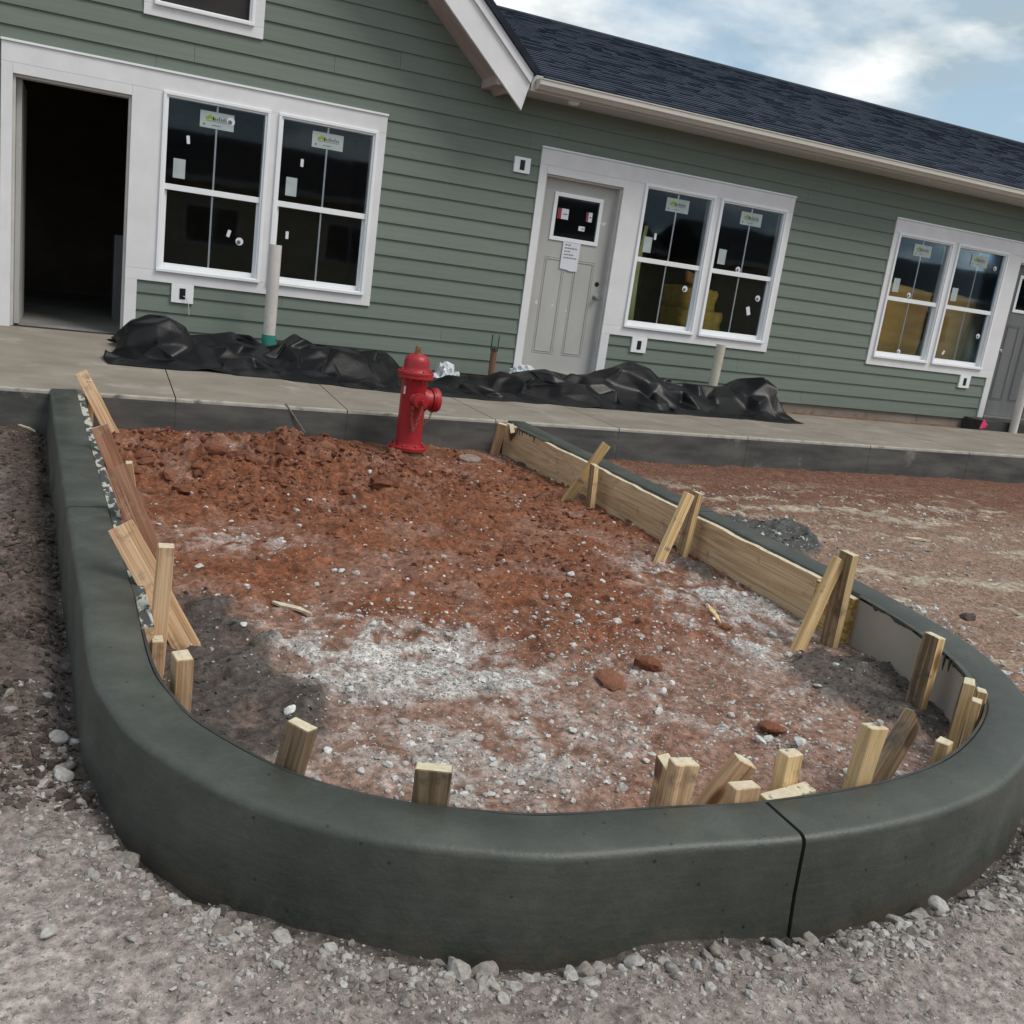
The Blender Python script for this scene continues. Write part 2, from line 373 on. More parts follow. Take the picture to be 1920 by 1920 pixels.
MT['hardboard'] = simple('hardboard_panel', (0.30, 0.265, 0.225), (0.37, 0.33, 0.29), rough=0.6, scale=(1.5, 1.5, 1.0), bump=0.08, stain=((0.10, 0.10, 0.095), 3.0, 0.66, 0.1))
MT['hardboardwet'] = simple('hardboard_wet', (0.022, 0.024, 0.024), (0.05, 0.05, 0.045), rough=0.5, scale=(6, 6, 6), bump=0.2)
MT['string'] = simple('string', (0.42, 0.36, 0.25), rough=0.9, bump=0.0)

def concrete_wet(name):
    m, t, b = mat_new(name)
    tcn = N(t, 'ShaderNodeTexCoord')
    n1 = N(t, 'ShaderNodeTexNoise', i_Scale=3.0, i_Detail=9.0, i_Roughness=0.68); t.links.new(tcn.outputs['Object'], n1.inputs['Vector'])
    c = ramp(t, n1.outputs['Fac'], [(0.27, (0.028, 0.033, 0.028)), (0.5, (0.047, 0.053, 0.045)), (0.73, (0.082, 0.087, 0.075))])
    mp = N(t, 'ShaderNodeMapping'); mp.inputs['Scale'].default_value = (5, 5, 60); t.links.new(tcn.outputs['Object'], mp.inputs[0])
    n2 = N(t, 'ShaderNodeTexNoise', i_Scale=1.0, i_Detail=4.0, i_Roughness=0.6); t.links.new(mp.outputs[0], n2.inputs['Vector'])
    f2 = ramp(t, n2.outputs['Fac'], [(0.3, (0.88, 0.88, 0.88)), (0.7, (1.08, 1.08, 1.07))])
    mu = N(t, 'ShaderNodeMix', data_type='RGBA', blend_type='MULTIPLY'); mu.inputs['Factor'].default_value = 1.0
    t.links.new(c, mu.inputs['A']); t.links.new(f2, mu.inputs['B'])
    vo = N(t, 'ShaderNodeTexVoronoi', i_Scale=14.0); t.links.new(tcn.outputs['Object'], vo.inputs['Vector'])
    pit = ramp(t, vo.outputs['Distance'], [(0.050, (0.25, 0.25, 0.25)), (0.09, (1, 1, 1))])
    mu2 = N(t, 'ShaderNodeMix', data_type='RGBA', blend_type='MULTIPLY'); mu2.inputs['Factor'].default_value = 1.0
    t.links.new(mu.outputs['Result'], mu2.inputs['A']); t.links.new(pit, mu2.inputs['B'])
    # soil splashed up the foot of the kerb
    sx = N(t, 'ShaderNodeSeparateXYZ'); t.links.new(tcn.outputs['Object'], sx.inputs[0])
    n5 = N(t, 'ShaderNodeTexNoise', i_Scale=16.0, i_Detail=7.0, i_Roughness=0.7); t.links.new(tcn.outputs['Object'], n5.inputs['Vector'])
    mz = N(t, 'ShaderNodeMath', operation='MULTIPLY_ADD'); mz.inputs[1].default_value = -2.6; t.links.new(sx.outputs['Z'], mz.inputs[0]); t.links.new(n5.outputs['Fac'], mz.inputs[2])
    fs_ = ramp(t, mz.outputs[0], [(0.34, (0, 0, 0)), (0.50, (0.8, 0.8, 0.8))])
    mu3 = N(t, 'ShaderNodeMix', data_type='RGBA'); t.links.new(fs_, mu3.inputs['Factor']); t.links.new(mu2.outputs['Result'], mu3.inputs['A']); mu3.inputs['B'].default_value = (0.075, 0.062, 0.050, 1)
    t.links.new(mu3.outputs['Result'], b.inputs['Base Color'])
    r = ramp(t, n1.outputs['Fac'], [(0.3, (0.40, 0.40, 0.40)), (0.7, (0.58, 0.58, 0.58))]); t.links.new(r, b.inputs['Roughness'])
    b.inputs['Specular IOR Level'].default_value = 0.6
    n3 = N(t, 'ShaderNodeTexNoise', i_Scale=70.0, i_Detail=5.0, i_Roughness=0.65); t.links.new(tcn.outputs['Object'], n3.inputs['Vector'])
    b1 = N(t, 'ShaderNodeBump', i_Strength=0.5, i_Distance=0.004); t.links.new(n3.outputs['Fac'], b1.inputs['Height'])
    b2 = N(t, 'ShaderNodeBump', i_Strength=0.10, i_Distance=0.006); t.links.new(n2.outputs['Fac'], b2.inputs['Height']); t.links.new(b1.outputs[0], b2.inputs['Normal'])
    t.links.new(b2.outputs[0], b.inputs['Normal'])
    return m
MT['wetcon'] = concrete_wet('fresh_concrete')
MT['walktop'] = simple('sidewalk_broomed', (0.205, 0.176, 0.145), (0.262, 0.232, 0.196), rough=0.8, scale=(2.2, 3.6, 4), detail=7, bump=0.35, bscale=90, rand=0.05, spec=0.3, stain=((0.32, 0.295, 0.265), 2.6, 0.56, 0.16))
MT['walkface'] = simple('sidewalk_dark_face', (0.045, 0.046, 0.046), (0.115, 0.112, 0.106), rough=0.7, scale=(1.6, 2, 7), detail=7, bump=0.3, bscale=60, spec=0.35, stain=((0.20, 0.195, 0.18), 3.6, 0.62, 0.14))  # darker concrete for the upright faces of the slabs
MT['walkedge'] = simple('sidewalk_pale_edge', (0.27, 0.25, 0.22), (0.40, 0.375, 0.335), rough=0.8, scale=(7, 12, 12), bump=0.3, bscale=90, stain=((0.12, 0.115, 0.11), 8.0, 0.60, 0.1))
MT['stoop'] = simple('stoop_dark', (0.03, 0.03, 0.03), (0.06, 0.058, 0.055), rough=0.8, scale=(3, 8, 8), bump=0.2)

def tarp_mat():
    m, t, b = mat_new('black_plastic_sheet')
    tcn = N(t, 'ShaderNodeTexCoord')
    n1 = N(t, 'ShaderNodeTexNoise', i_Scale=3.5, i_Detail=7.0, i_Roughness=0.65, i_Distortion=0.5); t.links.new(tcn.outputs['Object'], n1.inputs['Vector'])
    c = ramp(t, n1.outputs['Fac'], [(0.52, (0.0050, 0.0050, 0.0064)), (0.80, (0.020, 0.0195, 0.021))])
    vo = N(t, 'ShaderNodeTexVoronoi', i_Scale=9.0); t.links.new(tcn.outputs['Object'], vo.inputs['Vector'])
    f = ramp(t, vo.outputs['Distance'], [(0.03, (1, 1, 1)), (0.05, (0, 0, 0))])
    mxn = N(t, 'ShaderNodeMix', data_type='RGBA'); t.links.new(f, mxn.inputs['Factor']); t.links.new(c, mxn.inputs['A']); mxn.inputs['B'].default_value = (0.09, 0.09, 0.09, 1)
    t.links.new(mxn.outputs['Result'], b.inputs['Base Color'])
    b.inputs['Roughness'].default_value = 0.38; b.inputs['Specular IOR Level'].default_value = 0.28
    nb = N(t, 'ShaderNodeTexNoise', i_Scale=16.0, i_Detail=2.0, i_Distortion=1.2); t.links.new(tcn.outputs['Object'], nb.inputs['Vector'])
    bp = N(t, 'ShaderNodeBump', i_Strength=0.18, i_Distance=0.01); t.links.new(nb.outputs['Fac'], bp.inputs['Height']); t.links.new(bp.outputs[0], b.inputs['Normal'])
    return m
MT['tarp'] = tarp_mat()

def glass_mat(name, tint=(0.97, 0.98, 0.98)):
    m = bpy.data.materials.new(name); m.use_nodes = True; t = m.node_tree; t.nodes.clear()
    tr = N(t, 'ShaderNodeBsdfTransparent'); tr.inputs[0].default_value = rgba(tint)
    gl = N(t, 'ShaderNodeBsdfGlossy'); gl.inputs['Roughness'].default_value = 0.03; gl.inputs['Color'].default_value = (0.75, 0.9, 1.0, 1)
    fr = N(t, 'ShaderNodeFresnel'); fr.inputs['IOR'].default_value = 1.34
    tcn = N(t, 'ShaderNodeTexCoord'); no = N(t, 'ShaderNodeTexNoise', i_Scale=1.6, i_Detail=1.0); t.links.new(tcn.outputs['Object'], no.inputs['Vector'])
    bp = N(t, 'ShaderNodeBump', i_Strength=0.02, i_Distance=0.05); t.links.new(no.outputs['Fac'], bp.inputs['Height']); t.links.new(bp.outputs[0], gl.inputs['Normal'])
    mxs = N(t, 'ShaderNodeMixShader'); t.links.new(fr.outputs[0], mxs.inputs[0]); t.links.new(tr.outputs[0], mxs.inputs[1]); t.links.new(gl.outputs[0], mxs.inputs[2])
    o = N(t, 'ShaderNodeOutputMaterial'); t.links.new(mxs.outputs[0], o.inputs[0])
    return m
MT['glass'] = glass_mat('window_glass')
MT['cleartube'] = glass_mat('clear_tube', (0.95, 0.98, 0.97))

def ground_mat():
    m, t, b = mat_new('site_ground')
    tcn = N(t, 'ShaderNodeTexCoord')
    ca = N(t, 'ShaderNodeAttribute', attribute_name='Col'); sp = N(t, 'ShaderNodeAttribute', attribute_name='speck'); wt = N(t, 'ShaderNodeAttribute', attribute_name='wet')
    # mid scale tone
    n1 = N(t, 'ShaderNodeTexNoise', i_Scale=38.0, i_Detail=6.0, i_Roughness=0.68); t.links.new(tcn.outputs['Object'], n1.inputs['Vector'])
    f1 = ramp(t, n1.outputs['Fac'], [(0.30, (0.40, 0.37, 0.35)), (0.5, (0.95, 0.95, 0.95)), (0.70, (1.62, 1.60, 1.58))])
    mu = N(t, 'ShaderNodeMix', data_type='RGBA', blend_type='MULTIPLY'); mu.inputs['Factor'].default_value = 1.0
    t.links.new(ca.outputs['Color'], mu.inputs['A']); t.links.new(f1, mu.inputs['B'])
    # fine crumb speckles: pale grit where the speck attribute allows it
    vo = N(t, 'ShaderNodeTexVoronoi', i_Scale=95.0); vo.inputs['Randomness'].default_value = 1.0
    t.links.new(tcn.outputs['Object'], vo.inputs['Vector'])
    sv = N(t, 'ShaderNodeSeparateColor'); t.links.new(vo.outputs['Color'], sv.inputs[0])
    cmp_ = N(t, 'ShaderNodeMath', operation='LESS_THAN'); t.links.new(sv.outputs[0], cmp_.inputs[0]); t.links.new(sp.outputs['Fac'], cmp_.inputs[1])
    dd = ramp(t, vo.outputs['Distance'], [(0.30, (1, 1, 1)), (0.48, (0, 0, 0))])
    mm = N(t, 'ShaderNodeMath', operation='MULTIPLY'); t.links.new(cmp_.outputs[0], mm.inputs[0]); t.links.new(dd, mm.inputs[1])
    gcol = ramp(t, sv.outputs[1], [(0.0, (0.13, 0.115, 0.105)), (0.5, (0.28, 0.26, 0.245)), (1.0, (0.47, 0.455, 0.44))])
    mxn = N(t, 'ShaderNodeMix', data_type='RGBA'); t.links.new(mm.outputs[0], mxn.inputs['Factor']); t.links.new(mu.outputs['Result'], mxn.inputs['A']); t.links.new(gcol, mxn.inputs['B'])
    t.links.new(mxn.outputs['Result'], b.inputs['Base Color'])
    rr = N(t, 'ShaderNodeMapRange'); rr.inputs['To Min'].default_value = 0.92; rr.inputs['To Max'].default_value = 0.62; t.links.new(wt.outputs['Fac'], rr.inputs['Value'])
    t.links.new(rr.outputs[0], b.inputs['Roughness']); b.inputs['Specular IOR Level'].default_value = 0.25
    b1 = N(t, 'ShaderNodeBump', i_Strength=0.85, i_Distance=0.012); t.links.new(n1.outputs['Fac'], b1.inputs['Height'])
    b2 = N(t, 'ShaderNodeBump', i_Strength=0.7, i_Distance=0.006); t.links.new(mm.outputs[0], b2.inputs['Height']); t.links.new(b1.outputs[0], b2.inputs['Normal'])
    n3 = N(t, 'ShaderNodeTexNoise', i_Scale=170.0, i_Detail=3.0); t.links.new(tcn.outputs['Object'], n3.inputs['Vector'])
    b3 = N(t, 'ShaderNodeBump', i_Strength=0.7, i_Distance=0.005); t.links.new(n3.outputs['Fac'], b3.inputs['Height']); t.links.new(b2.outputs[0], b3.inputs['Normal'])
    t.links.new(b3.outputs[0], b.inputs['Normal'])
    return m
MT['ground'] = ground_mat()
def stone_mat(name, stops, rough=0.85):
    m, t, b = mat_new(name)
    ca = N(t, 'ShaderNodeAttribute', attribute_name='tone'); tcn = N(t, 'ShaderNodeTexCoord')
    c = ramp(t, ca.outputs['Fac'], stops)
    n1 = N(t, 'ShaderNodeTexNoise', i_Scale=90.0, i_Detail=4.0); t.links.new(tcn.outputs['Object'], n1.inputs['Vector'])
    f1 = ramp(t, n1.outputs['Fac'], [(0.3, (0.7, 0.69, 0.68)), (0.7, (1.15, 1.15, 1.15))])
    mu = N(t, 'ShaderNodeMix', data_type='RGBA', blend_type='MULTIPLY'); mu.inputs['Factor'].default_value = 1.0
    t.links.new(c, mu.inputs['A']); t.links.new(f1, mu.inputs['B']); t.links.new(mu.outputs['Result'], b.inputs['Base Color'])
    b.inputs['Roughness'].default_value = rough; b.inputs['Specular IOR Level'].default_value = 0.3
    bp = N(t, 'ShaderNodeBump', i_Strength=0.4, i_Distance=0.004); t.links.new(n1.outputs['Fac'], bp.inputs['Height']); t.links.new(bp.outputs[0], b.inputs['Normal'])
    return m
MT['gravel'] = stone_mat('gravel_stones', [(0.0, (0.15, 0.125, 0.11)), (0.35, (0.27, 0.245, 0.225)), (0.7, (0.42, 0.405, 0.39)), (1.0, (0.62, 0.62, 0.61))])
MT['clod'] = stone_mat('clay_clods', [(0.0, (0.12, 0.044, 0.026)), (0.6, (0.185, 0.072, 0.042)), (1.0, (0.26, 0.125, 0.080))], 0.95)
MT['wetclod'] = stone_mat('wet_soil_crumbs', [(0.0, (0.046, 0.036, 0.031)), (1.0, (0.105, 0.080, 0.068))], 0.9)
MT['slurry'] = stone_mat('slurry_crumbs', [(0.0, (0.040, 0.040, 0.039)), (1.0, (0.075, 0.071, 0.066))], 0.8)

# ================================================================== STRUCTURE
def z_curb(y): return 0.35 - 0.06 * (-2.42 - y) / 5.7
_inner_px = [(143, 733), (160, 800), (180, 870), (203, 952), (225, 1030), (250, 1110), (270, 1200), (290, 1260), (320, 1300), (360, 1345), (440, 1395), (520, 1437), (620, 1472),
             (760, 1503), (900, 1519), (1000, 1527), (1100, 1523), (1250, 1513), (1430, 1503), (1600, 1478), (1700, 1453), (1780, 1420), (1830, 1375), (1852, 1330), (1845, 1300)]
def on_curb(p):
    z = 0.3
    for _ in range(12):
        q = at_z(p, z); z = z_curb(q[1])
    return q
inner_pts = [(0.012, -2.415)] + [tuple(on_curb(p)[:2]) for p in _inner_px[1:]] + [(3.235, -7.33), (3.345, -7.04), (3.405, -6.69), (3.425, -6.30), (3.412, -5.3), (3.385, -4.1), (3.355, -3.2), (3.335, -2.415)]
def catmull(pts, step):
    P = np.array(pts, float); out = []
    for i in range(len(P) - 1):
        p0 = P[max(i - 1, 0)]; p1 = P[i]; p2 = P[i + 1]; p3 = P[min(i + 2, len(P) - 1)]
        for t in np.linspace(0, 1, 12, endpoint=False):
            out.append(0.5 * (2 * p1 + (p2 - p0) * t + (2 * p0 - 5 * p1 + 4 * p2 - p3) * t * t + (3 * p1 - p0 - 3 * p2 + p3) * t ** 3))
    out.append(P[-1]); out = np.array(out)
    for _ in range(14):
        out[1:-1] = 0.5 * out[1:-1] + 0.25 * (out[:-2] + out[2:])
    s = np.r_[0, np.cumsum(np.linalg.norm(np.diff(out, axis=0), axis=1))]
    n = int(s[-1] / step); u = np.linspace(0, s[-1], n)
    return np.c_[np.interp(u, s, out[:, 0]), np.interp(u, s, out[:, 1])]
OUT = catmull(inner_pts, 0.03)                      # inner top edge of the kerb, running left arm - front - right arm
_t = np.gradient(OUT, axis=0); _t /= np.linalg.norm(_t, axis=1)[:, None]
ONRM = np.c_[_t[:, 1], -_t[:, 0]]                   # points away from the island
if np.dot(ONRM[0], (-1, 0)) < 0: ONRM = -ONRM
ARC = np.r_[0, np.cumsum(np.linalg.norm(np.diff(OUT, axis=0), axis=1))]
CW = 0.182                                          # kerb width
_poly = OUT[::3]
def sdist(x, y):
    """signed distance to the inner edge, positive inside the island (which is closed by the sidewalk)"""
    x = np.asarray(x, float).ravel(); y = np.asarray(y, float).ravel()
    best = np.full(x.shape, 1e9); ins = np.zeros(x.shape, bool)
    P = np.vstack([_poly, [[3.335, -2.0], [0.012, -2.0]]]); n = len(P)
    for i in range(n):
        a = P[i]; b = P[(i + 1) % n]; ab = b - a
        if i < len(_poly) - 1:
            t = np.clip(((x - a[0]) * ab[0] + (y - a[1]) * ab[1]) / (ab @ ab), 0, 1)
            best = np.minimum(best, np.hypot(x - a[0] - t * ab[0], y - a[1] - t * ab[1]))
        c = ((a[1] > y) != (b[1] > y))
        if abs(b[1] - a[1]) > 1e-12: ins ^= c & (x < (b[0] - a[0]) * (y - a[1]) / (b[1] - a[1]) + a[0])
    return np.where(ins, best, -best)

def ell(x, y, p, rx, ry, z=0.09, soft=0.5):
    c = at_z(p, z) if len(p) == 2 and p[0] > 12 else np.array([p[0], p[1], 0])
    r = np.sqrt(((x - c[0]) / rx) ** 2 + ((y - c[1]) / ry) ** 2)
    return 1 - sstep(1 - soft, 1 + soft, r)

def ground_eval(x, y, want_col=False, d=None):
    x = np.asarray(x, float).ravel(); y = np.asarray(y, float).ravel()
    near = (x > -3) & (x < 14) & (y > -11) & (y < 1)
    if d is None:
        d = np.full(x.shape, -5.0); d[near] = sdist(x[near], y[near])
    o = -d - CW                                     # distance outside the kerb's outer face
    big = fbm(x, y, 1.1, 3, 1); mid = fbm(x, y, 4.5, 4, 5); fin = fbm(x, y, 17.0, 3, 9); mic = fbm(x, y, 55.0, 2, 21)
    stk = fbm(x * 0.55 + 0.25 * mid, y * 1.5 + 0.2 * big, 3.0, 5, 31, 0.6)        # streaks along the building
    rid = 1 - np.abs(fbm(x, y, 6.5, 4, 13)) * 2.2
    inside = sstep(-0.09, -0.07, d)
    # ---- masks
    big2 = fbm(x, y, 2.6, 3, 151)
    red_in = np.clip(ell(x, y, (1.55, -3.6), 2.3, 1.7, soft=0.45) + ell(x, y, (2.3, -5.3), 1.25, 1.1) * 0.95 + ell(x, y, (0.7, -4.6), 0.8, 1.3) + ell(x, y, (1.5, -6.15), 0.8, 0.42) * 0.9 + 0.55 * ell(x, y, (1.85, -7.25), 1.0, 0.55) + 0.7 * ell(x, y, (2.2, -6.3), 0.7, 0.5), 0, 1)
    red_in = np.clip(red_in * (1.0 + 0.45 * mid + 0.35 * big2) , 0, 1)
    chalk = np.clip(ell(x, y, (1.02, -6.55), 0.5, 0.30) + ell(x, y, (0.72, -6.22), 0.3, 0.2) + ell(x, y, (1.4, -6.82), 0.34, 0.14) + 0.8 * ell(x, y, (2.98, -6.15), 0.34, 0.75) + 0.55 * ell(x, y, (1.05, -7.3), 0.6, 0.35) + 0.35 * ell(x, y, (2.5, -7.1), 0.8, 0.5) + 0.5 * ell(x, y, (0.75, -5.1), 0.30, 0.22), 0, 1)
    chalk = np.clip(chalk * (0.42 + 1.3 * mid + 1.3 * fin + 0.6 * big2), 0, 1)
    mud = np.clip(1.2 * ell(x, y, (0.47, -6.55), 0.22, 0.62, soft=0.5) + ell(x, y, (0.60, -7.0), 0.21, 0.26, soft=0.55) + 1.2 * ell(x, y, (3.08, -7.05), 0.30, 0.42, soft=0.3) + ell(x, y, (3.22, -5.5), 0.10, 0.25) + ell(x, y, (3.28, -2.85), 0.12, 0.16), 0, 1) * inside
    mud = sstep(0.15, 0.95, mud + 0.50 * mid + 0.40 * fin)
    spill = ell(x, y, (4.25, -4.75), 0.42, 0.45, soft=0.35) + 0.8 * ell(x, y, (4.0, -3.6), 0.16, 0.25)
    spill = sstep(0.35, 0.6, spill + 0.3 * mid)
    left = sstep(0.05, -0.25, x) * sstep(-7.75, -6.9, y) * (1 - inside)
    wetl = np.clip(left * sstep(0.34, 0.05, o) + 0.55 * left + 0.25 * left * mid, 0, 1)
    rightlot = sstep(3.3, 3.7, x) * (1 - inside)
    red_out = np.clip(rightlot * sstep(-4.9, -3.5, y + 0.6 * stk + 0.5 * mid) + left * 0.55 * sstep(-0.1, 0.3, big + 0.3 * mid) + sstep(-3.6, -2.9, y) * (1 - inside) * 0.6, 0, 1)
    beige = np.clip(rightlot * sstep(0.02, 0.40, stk + 0.35 * mid + 0.3 * fin - 0.05) * sstep(-7.4, -6.4, y) * sstep(-2.9, -3.7, y), 0, 1)
    # ---- height
    h_out = 0.040 + 0.020 * sstep(-6.3, -2.8, y) + 0.012 * big + 0.010 * mid + 0.0045 * fin + 0.002 * mic + rightlot * (0.016 * stk + 0.012 * np.abs(mid) + 0.006 * fin)
    tr = 0.050 * np.exp(-((o - 0.015) / 0.045) ** 2) * (0.15 + 0.9 * sstep(-0.35, 0.45, fbm(x, y, 2.3, 3, 41)))
    berm = 0.024 * np.exp(-((o - 0.20) / 0.09) ** 2) * (0.5 + 0.8 * mid)
    h_out = h_out - tr * (1 - 0.6 * rightlot) + berm * (1 - rightlot)
    h_out = h_out + left * (0.016 * np.abs(mid) * 2 + 0.012 * np.abs(fin))
    h_out = h_out + spill * (0.05 + 0.045 * mid + 0.018 * fin + 0.02 * np.abs(fbm(x, y, 9, 3, 191)))
    h_in = 0.085 + 0.012 * big + 0.010 * mid + 0.006 * fin + 0.0025 * mic
    mound = ell(x, y, (1.12, -3.45), 0.95, 0.62, soft=0.9); rid2 = 1 - np.abs(fbm(x, y, 2.9, 3, 171)) * 2.4; lump = sstep(-0.15, 0.45, fbm(x, y, 3.6, 3, 181))
    h_in = h_in + mound * (0.085 + 0.060 * rid + 0.060 * rid2 + 0.06 * lump) + 0.022 * lump * red_in + red_in * (0.020 * rid + 0.010 * np.abs(fin)) - 0.012
    h_in = h_in + mud * (0.022 + 0.03 * mid + 0.014 * fin)
    hyd = ell(x, y, (2.372, -2.72), 0.34, 0.30, soft=0.4); h_in = h_in * (1 - hyd) + hyd * (0.085 + 0.012 * mid)
    h_in = h_in - 0.03 * sstep(0.25, 0.0, d) * (0.4 + mid)
    h = h_out * (1 - inside) + h_in * inside
    under = (d < -0.015) & (d > -CW + 0.012)
    h = np.where(under, np.minimum(h, -0.03), h)
    # under the walk and the house the ground is level
    flat = sstep(-2.40, -2.30, y)
    h = h * (1 - flat) + 0.02 * flat
    far = sstep(14, 40, np.hypot(x - 2, y + 6)); h = h * (1 - far)
    if not want_col: return h
    def mixc(c, w, k): return c * (1 - w[:, None]) + np.array(k) * w[:, None]
    c = np.empty((len(x), 3)); c[:] = (0.322, 0.276, 0.256)
    c = c * (1 + 0.16 * big + 0.14 * mid)[:, None]
    c = mixc(c, 0.85 * rightlot, (0.240, 0.142, 0.094))
    c = mixc(c, np.clip(red_out * (1.0 + 0.3 * mid), 0, 1), (0.150, 0.068, 0.042))
    c = mixc(c, beige * 0.85, (0.42, 0.36, 0.28))
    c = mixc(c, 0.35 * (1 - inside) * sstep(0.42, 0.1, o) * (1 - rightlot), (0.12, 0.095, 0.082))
    c = mixc(c, wetl * 0.9, (0.072, 0.050, 0.041))
    c = mixc(c, 0.55 * left * sstep(0.25, 0.6, big + 0.5 * mid), (0.20, 0.145, 0.125))
    c = mixc(c, inside, (0.270, 0.180, 0.145))
    rr = np.clip(red_in * inside * (0.95 + 0.5 * mid), 0, 1)
    c = mixc(c, rr, (0.205, 0.076, 0.038))
    c = mixc(c, 0.55 * rr * sstep(0.1, 0.5, fbm(x, y, 9, 3, 51)), (0.095, 0.034, 0.021))
    c = mixc(c, 0.40 * rr * sstep(0.15, 0.5, fbm(x, y, 5, 3, 57)), (0.21, 0.105, 0.066))
    c = mixc(c, np.clip(chalk, 0, 1) * inside * 0.90, (0.54, 0.52, 0.50))
    c = mixc(c, mud * 0.93, (0.062, 0.054, 0.049))
    c = mixc(c, spill * 0.95, (0.060, 0.064, 0.064))
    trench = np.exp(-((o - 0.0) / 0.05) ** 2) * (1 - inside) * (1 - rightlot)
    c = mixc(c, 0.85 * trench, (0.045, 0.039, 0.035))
    c *= (1 + 0.30 * fin + 0.25 * mic)[:, None]
    sp = 0.30 * (1 - inside) + inside * (0.03 + 0.55 * chalk + 0.16 * sstep(-5.6, -6.6, y)) + 0.1 * rightlot
    sp = sp * (1 - 0.85 * mud) * (1 - 0.8 * wetl) * (1 - 0.9 * spill) * (1 - 0.5 * red_out) * (0.8 + 0.5 * mid)
    wet = np.clip(mud + wetl * 0.8 + spill + trench * 0.7, 0, 1)
    return h, np.clip(c, 0.01, 0.8), np.clip(sp, 0, 0.9), wet

def axis(segs):
    out = []
    for a, b, s in segs:
        n = max(1, int(round((b - a) / s))); out += list(np.linspace(a, b, n, endpoint=False))
    out.append(segs[-1][1]); return np.array(out)
gx = axis([(-320, -60, 65), (-60, -12, 8), (-12, -3, 1.0), (-3, -0.75, 0.06), (-0.75, 3.75, 0.0100), (3.75, 7.0, 0.026), (7.0, 12.5, 0.06), (12.5, 22, 1.0), (22, 60, 8), (60, 320, 65)])
gy = axis([(-320, -60, 65), (-60, -14, 8), (-14, -10, 0.8), (-10, -8.9, 0.05), (-8.9, -6.9, 0.0095), (-6.9, -5.0, 0.015), (-5.0, -2.30, 0.022), (-2.30, 2, 0.5), (2, 14, 3), (14, 60, 12), (60, 320, 65)])
GX, GY = np.meshgrid(gx, gy)
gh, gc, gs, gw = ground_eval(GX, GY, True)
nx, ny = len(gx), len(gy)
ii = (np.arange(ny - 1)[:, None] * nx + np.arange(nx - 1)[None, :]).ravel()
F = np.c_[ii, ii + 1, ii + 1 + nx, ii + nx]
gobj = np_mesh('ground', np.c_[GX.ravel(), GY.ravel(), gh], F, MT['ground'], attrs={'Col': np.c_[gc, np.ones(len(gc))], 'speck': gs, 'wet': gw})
tag(gobj, kind='structure')

# ---- sidewalk: slabs with tooled joints
def z_walk(x, y):
    zf = 0.338 + 0.003 * x
    zb = 0.500 + (0.352 - 0.500) * sstep(0.7, 3.4, x)
    yb = 0.02 - 0.40 * sstep(0.7, 3.4, x)
    t = np.clip((y + 2.42) / (yb + 2.42), 0, 1)
    return zf + (zb - zf) * t
walk = empty('sidewalk', (0, 0, 0), kind='structure')
joints = [-7.0, -5.7, -4.4, -3.1, -1.85, -0.62, 0.675, 1.955, 3.225, 4.42, 5.83, 7.36, 8.75, 10.2, 11.6, 13.0, 14.4, 15.8, 17.2, 18.6]
for a, b in zip(joints[:-1], joints[1:]):
    mb = MB(); nxs = 6; nys = 9
    xs = np.linspace(a + 0.004, b - 0.004, nxs)
    y1 = 0.0 - 0.40 * float(sstep(0.7, 3.4, (a + b) / 2)) if a > 0.7 else -0.004
    ys = np.linspace(-2.405, y1, nys)
    vs_ = []; fs = []
    for yy in ys:
        for xx in xs: vs_.append((xx, yy, float(z_walk(xx, yy))))
    for j in range(nys - 1):
        for i in range(nxs - 1): fs.append((j * nxs + i, j * nxs + i + 1, (j + 1) * nxs + i + 1, (j + 1) * nxs + i))
    mb.add(vs_, fs, 0)
    # pale arris, then the formed front face, then sides and back
    prof = [(-2.405, 0.0), (-2.414, -0.003), (-2.420, -0.011), (-2.422, -0.028)]
    for k in range(3):
        mb.add([(x, prof[k][0], float(z_walk(x, -2.405)) + prof[k][1]) for x in xs] + [(x, prof[k + 1][0], float(z_walk(x, -2.405)) + prof[k + 1][1]) for x in xs], [(i, i + nxs, i + nxs + 1, i + 1) for i in range(nxs - 1)], 2)
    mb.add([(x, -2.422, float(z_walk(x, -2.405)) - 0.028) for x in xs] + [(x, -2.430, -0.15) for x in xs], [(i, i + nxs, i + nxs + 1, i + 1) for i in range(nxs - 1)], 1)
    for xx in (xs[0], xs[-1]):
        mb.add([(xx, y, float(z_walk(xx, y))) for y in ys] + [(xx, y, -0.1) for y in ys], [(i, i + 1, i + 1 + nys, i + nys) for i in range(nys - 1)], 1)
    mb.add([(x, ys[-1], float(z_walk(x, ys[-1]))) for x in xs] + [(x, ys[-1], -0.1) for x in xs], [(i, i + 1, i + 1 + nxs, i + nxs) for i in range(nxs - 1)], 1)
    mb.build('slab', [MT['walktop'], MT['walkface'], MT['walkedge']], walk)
mb = MB()
for a, b in zip(joints[:-1], joints[1:]):
    xs = [a, b]
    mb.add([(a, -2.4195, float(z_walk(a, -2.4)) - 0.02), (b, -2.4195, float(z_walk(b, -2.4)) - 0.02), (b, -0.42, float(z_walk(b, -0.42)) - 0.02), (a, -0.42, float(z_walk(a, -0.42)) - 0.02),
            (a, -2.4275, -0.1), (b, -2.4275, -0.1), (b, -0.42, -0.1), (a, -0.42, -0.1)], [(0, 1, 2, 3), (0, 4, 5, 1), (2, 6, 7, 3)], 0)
mb.build('joint_bed', MT['walkface'], walk)

